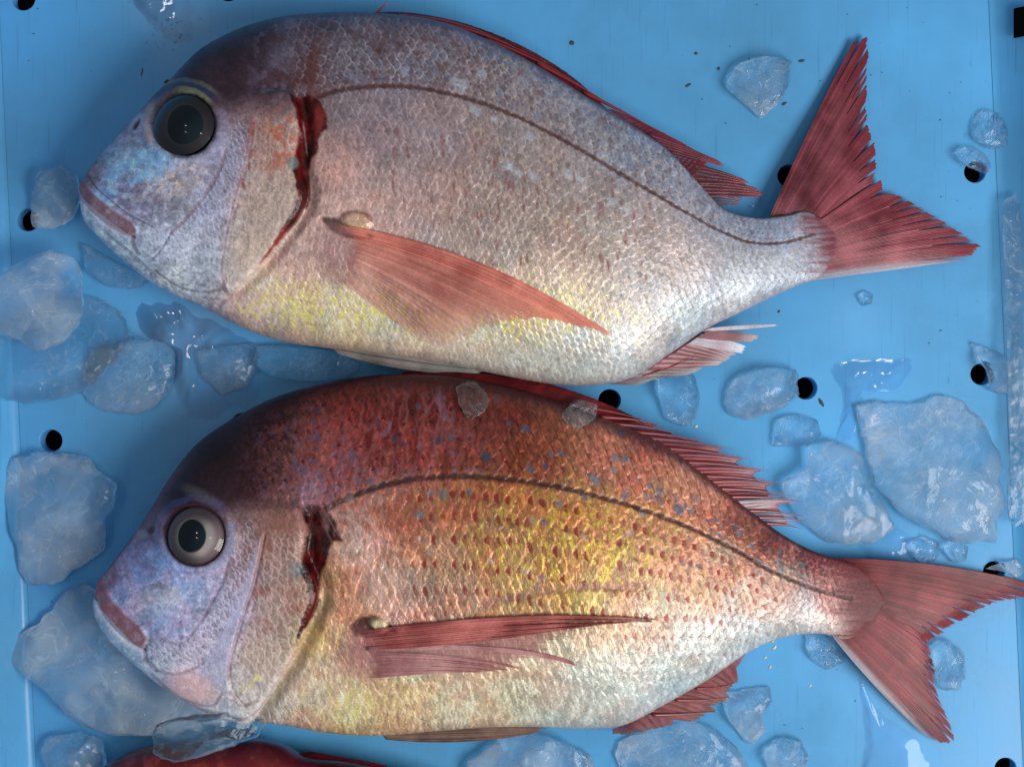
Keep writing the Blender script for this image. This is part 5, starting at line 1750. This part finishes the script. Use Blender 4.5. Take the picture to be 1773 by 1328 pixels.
def paint_dark(px, py, u, w):
    n = px.size
    c = np.repeat(col_at((86, 16, 18), 300)[None, :], n, 0)
    c = c * (0.6 + 0.8 * fbm(px / 30, py / 20, 2, 4))[:, None]
    c = mix(c, col_at((150, 62, 52), 400), smooth(0.58, 0.7, fbm(px / 16, py / 16, 4, 3)) * 0.35)
    c = mix(c, col_at((44, 12, 26), 300), (1 - smooth(0.02, 0.12, w)) * 0.7)
    a, b = px / 20, py / 17
    hg, ed, ii, jj, _, _ = lattice(a, b)
    rel = hg * 0.00012 + 0.001 * (fbm(px / 60, py / 60, 1, 2) - 0.5)
    return c, rel, np.full(n, 0.25), np.zeros(n)


fish3 = empty("red_fish", P(480, 1420, 0))
tag(fish3, "dark blood-red fish at the lower edge of the picture, only its back showing", "fish")
body3, zm3 = build_body("body", fish3, K3, T3, Z3, paint_dark, 260, 120, M_SKIN3)
d3 = fincol((58, 8, 14), (96, 20, 24), (104, 36, 40), seed=23)
fin_mesh("dorsal_fin", [flap([(500, 1306), (560, 1322), (640, 1336), (720, 1352)], [(540, 1300), (600, 1310), (672, 1324), (760, 1350)], 16, 16, z=lambda px, py, t: 0.018 - 0.004 * t + 0 * px, colf=d3, alpf=alpha(1, 0.95), jag=0.1, seed=99)], fish3)

# ------------------------------------------------------------------ ice
def ice(outline, z0, h, label, mat=None, seed=0, group="ice pieces in the crate", rough=1.5, dome=0.35, name="ice_chunk", tag_it=True, top=None):
    """a lump of melting ice: rounded sides, softly uneven top, closed underneath"""
    rng = np.random.default_rng(seed + 500)
    n = 120
    q = catmull(outline, n, closed=True)
    o_ = np.vstack([np.asarray(outline, float), np.asarray(outline[:1], float)])
    Ls = np.concatenate([[0], np.cumsum(np.linalg.norm(np.diff(o_, axis=0), axis=1))])
    ql = np.stack([np.interp(np.linspace(0, Ls[-1], n, endpoint=False), Ls, o_[:, i]) for i in (0, 1)], -1)
    q = 0.3 * q + 0.7 * ql
    ctr = q.mean(0)
    size = np.sqrt(np.ptp(q[:, 0]) * np.ptp(q[:, 1]))
    ang = np.linspace(0, 2 * math.pi, n, endpoint=False)
    j = fbm(np.cos(ang) * 4 + seed, np.sin(ang) * 4, seed, 4) - 0.5
    q = ctr + (q - ctr) * (1 + 0.10 * rough * j)[:, None]
    rings = [(0.90, 0.0), (0.965, 0.06), (0.995, 0.2), (1.0, 0.36), (0.99, 0.54), (0.97, 0.70), (0.945, 0.82), (0.905, 0.91), (0.86, 0.965)] + [(f, 1.0) for f in np.linspace(0.80, 0.0, 17)]
    # broken faces: the top is the lower envelope of a few tilted planes
    pl = []
    for k in range(7):
        a_ = rng.uniform(0, 6.28)
        m_ = rng.uniform(0.6, 2.4) if k else 0.12
        pl.append((m_ * math.cos(a_), m_ * math.sin(a_), rng.uniform(1.0, 1.35) if k else 1.0))
    V, F = [], []
    for k, (f, zf) in enumerate(rings):
        pt = ctr + (q - ctr) * f
        wob = 1 + 0.06 * rough * (fbm(pt[:, 0] / 26 + 7 * zf, pt[:, 1] / 26 + seed, seed + 2, 3) - 0.5)
        pt = ctr + (pt - ctr) * wob[:, None]
        d = (pt - ctr) / size
        env = np.min([c0_ + a_ * d[:, 0] + b0_ * d[:, 1] for a_, b0_, c0_ in pl], axis=0)
        env = np.clip(env, 0.35, 1.1)
        fine = fbm(pt[:, 0] / 18 + seed, pt[:, 1] / 18, seed + 1, 3) - 0.5
        low = fbm(pt[:, 0] / (size * 0.4) + seed, pt[:, 1] / (size * 0.4), seed, 3) - 0.5
        zz = h * zf * (env + (0.24 * low + 0.05 * fine) * rough * smooth(0.3, 0.9, np.array(zf)))
        zz = np.maximum(zz, h * 0.02 * zf)
        base = z0(pt[:, 0], pt[:, 1]) if callable(z0) else z0
        V.append(P(pt[:, 0], pt[:, 1], base + zz))
    V = np.concatenate(V)
    for k in range(len(rings) - 1):
        for i in range(n):
            F.append((k * n + i, k * n + (i + 1) % n, (k + 1) * n + (i + 1) % n, (k + 1) * n + i))
    F = np.array(F)
    a, b_, c_ = V[F[n * 8]][:3]
    if np.cross(b_ - a, c_ - a)[2] < 0:
        F = F[:, ::-1]
    o = mesh_np(name, V, F, mat or M_ICE)
    # close the underside
    me = o.data
    import bmesh
    bm = bmesh.new()
    bm.from_mesh(me)
    bmesh.ops.remove_doubles(bm, verts=bm.verts, dist=1e-6)
    ed = [e for e in bm.edges if e.is_boundary]
    bmesh.ops.holes_fill(bm, edges=ed, sides=0)
    bmesh.ops.recalc_face_normals(bm, faces=bm.faces)
    for f in bm.faces:
        f.smooth = True
    for e in bm.edges:
        if len(e.link_faces) == 2 and e.calc_face_angle(0.0) > 0.42:
            e.smooth = False
    bm.to_mesh(me)
    bm.free()
    c0 = V.mean(0)
    c0[2] = V[:, 2].min()
    me.transform(Matrix.Translation(-Vector(c0)))
    o.location = c0
    tag(o, label, "ice", group)
    return o


A = M_ICE_MILK
B = M_ICE
C_ = M_ICE_CLEAR
ICE = [
    ([(70, 293), (108, 290), (134, 308), (140, 345), (128, 378), (92, 398), (56, 392), (55, 338)], 0.0005, 0.012, "small pale ice slab touching the upper fish's lips", A),
    ([(-40, 520), (20, 462), (85, 434), (130, 448), (146, 500), (138, 560), (100, 600), (60, 606), (15, 585), (-30, 570)], 0.012, 0.020, "smooth white rounded ice lump at the left edge below the pale slab", A),
    ([(-30, 590), (60, 545), (155, 512), (205, 540), (230, 585), (205, 625), (165, 662), (110, 690), (40, 702), (-15, 680)], 0.0005, 0.013, "flat wide ice piece lying under the smooth white lump", C_),
    ([(160, 606), (230, 587), (288, 590), (303, 620), (292, 680), (250, 714), (185, 714), (140, 680)], 0.0005, 0.009, "squarish clear ice slab between the two fish heads", B),
    ([(345, 612), (395, 598), (440, 594), (452, 630), (430, 668), (385, 682), (350, 655)], 0.0005, 0.007, "faint wet ice piece just above the lower fish's nape", B),
    ([(440, 600), (520, 600), (600, 612), (625, 632), (600, 655), (520, 660), (460, 648), (440, 625)], 0.0005, 0.010, "dark clear ice piece wedged under the upper fish's belly", C_),
    ([(4, 800), (60, 783), (150, 796), (204, 845), (196, 880), (178, 902), (180, 950), (152, 968), (108, 1008), (46, 1014), (22, 940), (2, 870)], 0.0005, 0.021, "lumpy two-part ice block left of the lower fish's forehead", A),
    ([(6, 1140), (22, 1112), (90, 1052), (150, 1006), (180, 1040), (235, 1150), (330, 1205), (385, 1246), (290, 1266), (205, 1272), (140, 1250), (92, 1212), (40, 1172)], 0.0005, 0.017, "largest ice slab, tucked under the lower fish's chin", A),
    ([(262, 1284), (274, 1252), (330, 1238), (400, 1230), (464, 1244), (444, 1274), (380, 1300), (300, 1320), (272, 1306)], lambda x, y: np.maximum(zm3(x, y), 0.02) * 0.0 + 0.034, 0.012, "clear ice sliver lying on the dark red fish", C_),
    ([(70, 1300), (90, 1274), (140, 1268), (178, 1282), (182, 1320), (160, 1350), (90, 1352)], 0.0005, 0.015, "ice lump at the lower left corner below the largest slab", B),
    ([(806, 1334), (850, 1287), (900, 1264), (960, 1276), (1016, 1308), (1034, 1350), (960, 1380), (840, 1376)], 0.0005, 0.022, "pale ice lump under the lower fish's belly at the bottom edge", A),
    ([(1066, 1284), (1120, 1262), (1190, 1238), (1240, 1262), (1286, 1306), (1312, 1350), (1200, 1370), (1080, 1350)], 0.0005, 0.010, "wide wet ice piece at the bottom edge below the anal fin", B),
    ([(1250, 1202), (1298, 1192), (1334, 1188), (1337, 1215), (1320, 1240), (1325, 1264), (1300, 1290), (1276, 1266), (1256, 1236)], 0.0005, 0.008, "ragged narrow ice piece right of the lower fish's anal fin", B),
    ([(1322, 1296), (1350, 1277), (1386, 1282), (1400, 1310), (1390, 1345), (1340, 1350)], 0.0005, 0.009, "small round ice piece at the bottom edge right of the wide wet piece", B),
    ([(1395, 1098), (1430, 1094), (1464, 1120), (1462, 1146), (1430, 1158), (1404, 1142)], 0.0005, 0.008, "little clear ice lump under the lower fish's tail stem", C_),
    ([(1614, 1118), (1640, 1105), (1668, 1128), (1672, 1170), (1660, 1194), (1630, 1192), (1618, 1160)], 0.0005, 0.009, "oval clear ice piece in the fork of the lower fish's tail", C_),
    ([(1488, 706), (1560, 696), (1640, 689), (1700, 720), (1730, 790), (1736, 880), (1720, 935), (1660, 940), (1560, 892), (1518, 840), (1494, 760)], 0.0005, 0.014, "big wrinkled ice slab at the right side of the crate", B),
    ([(1352, 838), (1396, 812), (1398, 775), (1440, 760), (1490, 788), (1518, 855), (1550, 910), (1528, 936), (1440, 940), (1392, 908)], 0.0005, 0.011, "notched ice slab between the dorsal spines and the big slab", B),
    ([(1340, 772), (1344, 728), (1375, 717), (1412, 728), (1422, 752), (1400, 770)], 0.0005, 0.009, "small domed ice piece above the notched slab", C_),
    ([(1256, 696), (1270, 656), (1330, 637), (1376, 640), (1386, 682), (1350, 710), (1290, 727), (1260, 718)], 0.0005, 0.012, "oblong ice lump beside the drain hole right of the fish bellies", B),
    ([(1140, 656), (1160, 640), (1198, 642), (1212, 690), (1206, 726), (1182, 740), (1156, 728), (1142, 690)], 0.0005, 0.010, "upright clear ice piece below the upper fish's anal fin", C_),
    ([(1258, 150), (1276, 110), (1330, 97), (1369, 104), (1368, 140), (1346, 184), (1319, 205), (1290, 182)], 0.0005, 0.012, "lone teardrop ice piece above the upper fish's tail stem", B),
    ([(1682, 214), (1702, 191), (1730, 198), (1752, 228), (1746, 252), (1716, 258), (1688, 244)], 0.0005, 0.007, "round melting ice piece by the right wall, uppermost there", C_),
    ([(1656, 268), (1668, 254), (1700, 262), (1718, 288), (1708, 302), (1690, 296), (1668, 286)], 0.0008, 0.006, "thin ice sliver partly over the upper right drain hole", C_),
    ([(1686, 594), (1716, 604), (1744, 618), (1756, 656), (1742, 682), (1716, 676), (1706, 640), (1692, 622)], 0.0008, 0.008, "angular ice piece partly over the middle right drain hole", C_),
    ([(1580, 940), (1600, 928), (1624, 938), (1626, 962), (1604, 980), (1584, 966)], 0.0005, 0.006, "tiny ice bit above the lower fish's tail, left of its twin", C_),
    ([(1632, 948), (1652, 936), (1676, 946), (1674, 970), (1650, 974)], 0.0005, 0.006, "tiny ice bit above the lower fish's tail, right of its twin", C_),
    ([(1486, 512), (1498, 503), (1512, 510), (1510, 526), (1494, 530)], 0.0003, 0.004, "tiny ice crumb alone on the floor right of the upper fish", C_),
    ([(1706, 984), (1762, 968), (1775, 990), (1760, 1000), (1750, 992)], 0.0005, 0.006, "white ice crumb against the right wall above the lower tail tip", A),
    ([(790, 668), (820, 660), (848, 690), (838, 712), (812, 728), (796, 700)], lambda x, y: zm2(x, y) + 0.0006, 0.0022, "thin clear ice flake melting on the lower fish's back", C_),
    ([(972, 718), (1000, 690), (1036, 700), (1030, 726), (1002, 742), (984, 736)], lambda x, y: np.maximum(zm2(x, y), 0.026) + 0.0006, 0.003, "thin clear ice flake by the lower fish's dorsal spines", C_),
    ([(1742, 336), (1760, 326), (1772, 480), (1774, 620), (1776, 760), (1770, 896), (1750, 904), (1748, 760), (1742, 620), (1738, 480)], 0.006, 0.0024, "long thin wet ice strip clinging to the crate's right wall", C_),
    ([(140, 420), (200, 455), (260, 486), (240, 500), (190, 498), (150, 470)], 0.0005, 0.008, "thin ice piece under the upper fish's lower jaw", C_),
]
for k, (ol, z0, h, lab, mt) in enumerate(ICE):
    ice(ol, z0, h, lab, mt, seed=k + 1)


# ------------------------------------------------------------------ meltwater, dirt, loose scales
def puddle(outline, h, label, seed=0):
    n = 120
    q = catmull(outline, n, closed=True)
    ctr = q.mean(0)
    an = np.linspace(0, 2 * math.pi, n, endpoint=False)
    q = ctr + (q - ctr) * (1 + 0.35 * (fbm(np.cos(an) * 4 + seed, np.sin(an) * 4, seed, 4) - 0.5))[:, None]
    V, F = [], []
    fr = np.linspace(1.0, 0.0, 30)
    rings = [(f, float(smooth(0.0, 0.55, np.array(1 - f)))) for f in fr]
    for f, zf in rings:
        pt = ctr + (q - ctr) * f
        wv = fbm(pt[:, 0] / 45 + seed, pt[:, 1] / 45, seed, 3) - 0.5
        z = 0.0004 + h * zf * (1 + 1.4 * wv)
        V.append(P(pt[:, 0], pt[:, 1], np.maximum(z, 0.0004)))
    V = np.concatenate(V)
    for k in range(len(rings) - 1):
        for i in range(n):
            F.append((k * n + i, k * n + (i + 1) % n, (k + 1) * n + (i + 1) % n, (k + 1) * n + i))
    F = np.array(F)
    a, b_, c_ = V[F[n * 5]][:3]
    if np.cross(b_ - a, c_ - a)[2] < 0:
        F = F[:, ::-1]
    o = mesh_np("meltwater", V, F, M_WATER)
    tag(o, label, "puddle", "meltwater puddles")
    return o


puddle([(236, 530), (300, 528), (372, 560), (440, 600), (440, 690), (400, 715), (330, 720), (300, 660), (296, 600), (250, 580)], 0.0013, "meltwater puddle between the two fish heads", 1)
puddle([(1440, 640), (1500, 624), (1580, 634), (1562, 668), (1480, 690), (1472, 760), (1456, 756), (1462, 690)], 0.0004, "thin curved meltwater film above the big ice slab", 2)
puddle([(1490, 1180), (1520, 1230), (1580, 1270), (1606, 1328), (1590, 1380), (1490, 1380), (1500, 1270)], 0.0004, "meltwater film at the bottom edge below the lower tail", 3)
puddle([(225, -20), (300, -30), (330, 20), (322, 70), (290, 66), (262, 40), (240, 20)], 0.0006, "wet patch of meltwater at the top edge by the upper fish's nape", 4)
puddle([(1485, 900), (1560, 915), (1580, 960), (1540, 975), (1492, 955)], 0.0004, "meltwater film above the lower fish's tail root", 5)


def blobs(name, items, mat, label, cat, zs=0.35):
    V, F, o = [], [], 0
    rng = np.random.default_rng(3)
    for (x, y, r, z, el, rot) in items:
        c = P(x, y, z)
        m = 8
        for zi, rf in ((0.0, 1.0), (0.6, 0.75), (1.0, 0.0)):
            for k in range(m):
                a = 2 * math.pi * k / m
                rr = r * S * rf * rng.uniform(0.75, 1.25)
                dx, dy = rr * math.cos(a) * el, rr * math.sin(a) / el
                V.append((c[0] + dx * math.cos(rot) - dy * math.sin(rot), c[1] + dx * math.sin(rot) + dy * math.cos(rot), c[2] + zi * r * S * zs + 0.0002))
        for q in range(2):
            for k in range(m):
                F.append((o + q * m + k, o + q * m + (k + 1) % m, o + (q + 1) * m + (k + 1) % m, o + (q + 1) * m + k))
        o += 3 * m
    ob = mesh_np(name, V, np.array(F), mat)
    tag(ob, label, cat, kind="stuff")
    return ob


rg = np.random.default_rng(21)
sp = []
while len(sp) < 110:
    x, y = rg.uniform(20, 1700), rg.uniform(0, 1320)
    if x < 1150 and not (x < 330 and y < 300) and rg.random() < 0.8:
        continue
    r = rg.uniform(0.5, 1.5) if rg.random() < 0.94 else rg.uniform(1.6, 2.6)
    sp.append((x, y, r, 0.0, rg.uniform(1, 1.9), rg.uniform(0, 3.1)))
sp += [(290, 143, 5, 0, 1.1, 0), (1244, 119, 3, 0, 1, 0), (1388, 106, 4, 0, 1.4, 0.3), (1358, 180, 3.5, 0, 1.3, 0.5), (246, 125, 3.0, 0, 2.6, 1.4), (1192, 148, 4, 0, 1.6, 0.6), (1205, 93, 3, 0, 1, 0), (990, 75, 4, 0, 1, 0), (1422, 697, 5, 0, 1.6, 2.0)]
blobs("dirt_specks", sp, M_DIRT, "tiny dark dirt specks scattered over the blue crate floor", "dirt", 0.12)
dr = []
for _ in range(110):
    if rg.random() < 0.55:
        x, y = rg.uniform(1640, 1715), rg.uniform(100, 1300)
    else:
        x, y = rg.normal(285, 26), rg.normal(50, 34)
    dr.append((x, y, rg.uniform(0.6, 1.9), 0.0, rg.uniform(1, 1.4), rg.uniform(0, 3)))
blobs("water_droplets", dr, M_ICE_CLEAR, "tiny water droplets beaded on the blue crate floor", "droplets", 0.5)
ls = [(1338, 1110, 2.4), (1341, 1121, 3), (1325, 1138, 2.2), (1333, 1155, 2.2), (1205, 738, 2.6), (1403, 1187, 1.6), (1303, 357, 2)]
blobs("loose_scales", [(x, y, r, 0.0, 1.3, 0.8) for x, y, r in ls], M_GOLD, "loose glinting fish scales stuck to the crate floor", "scales", 0.15)
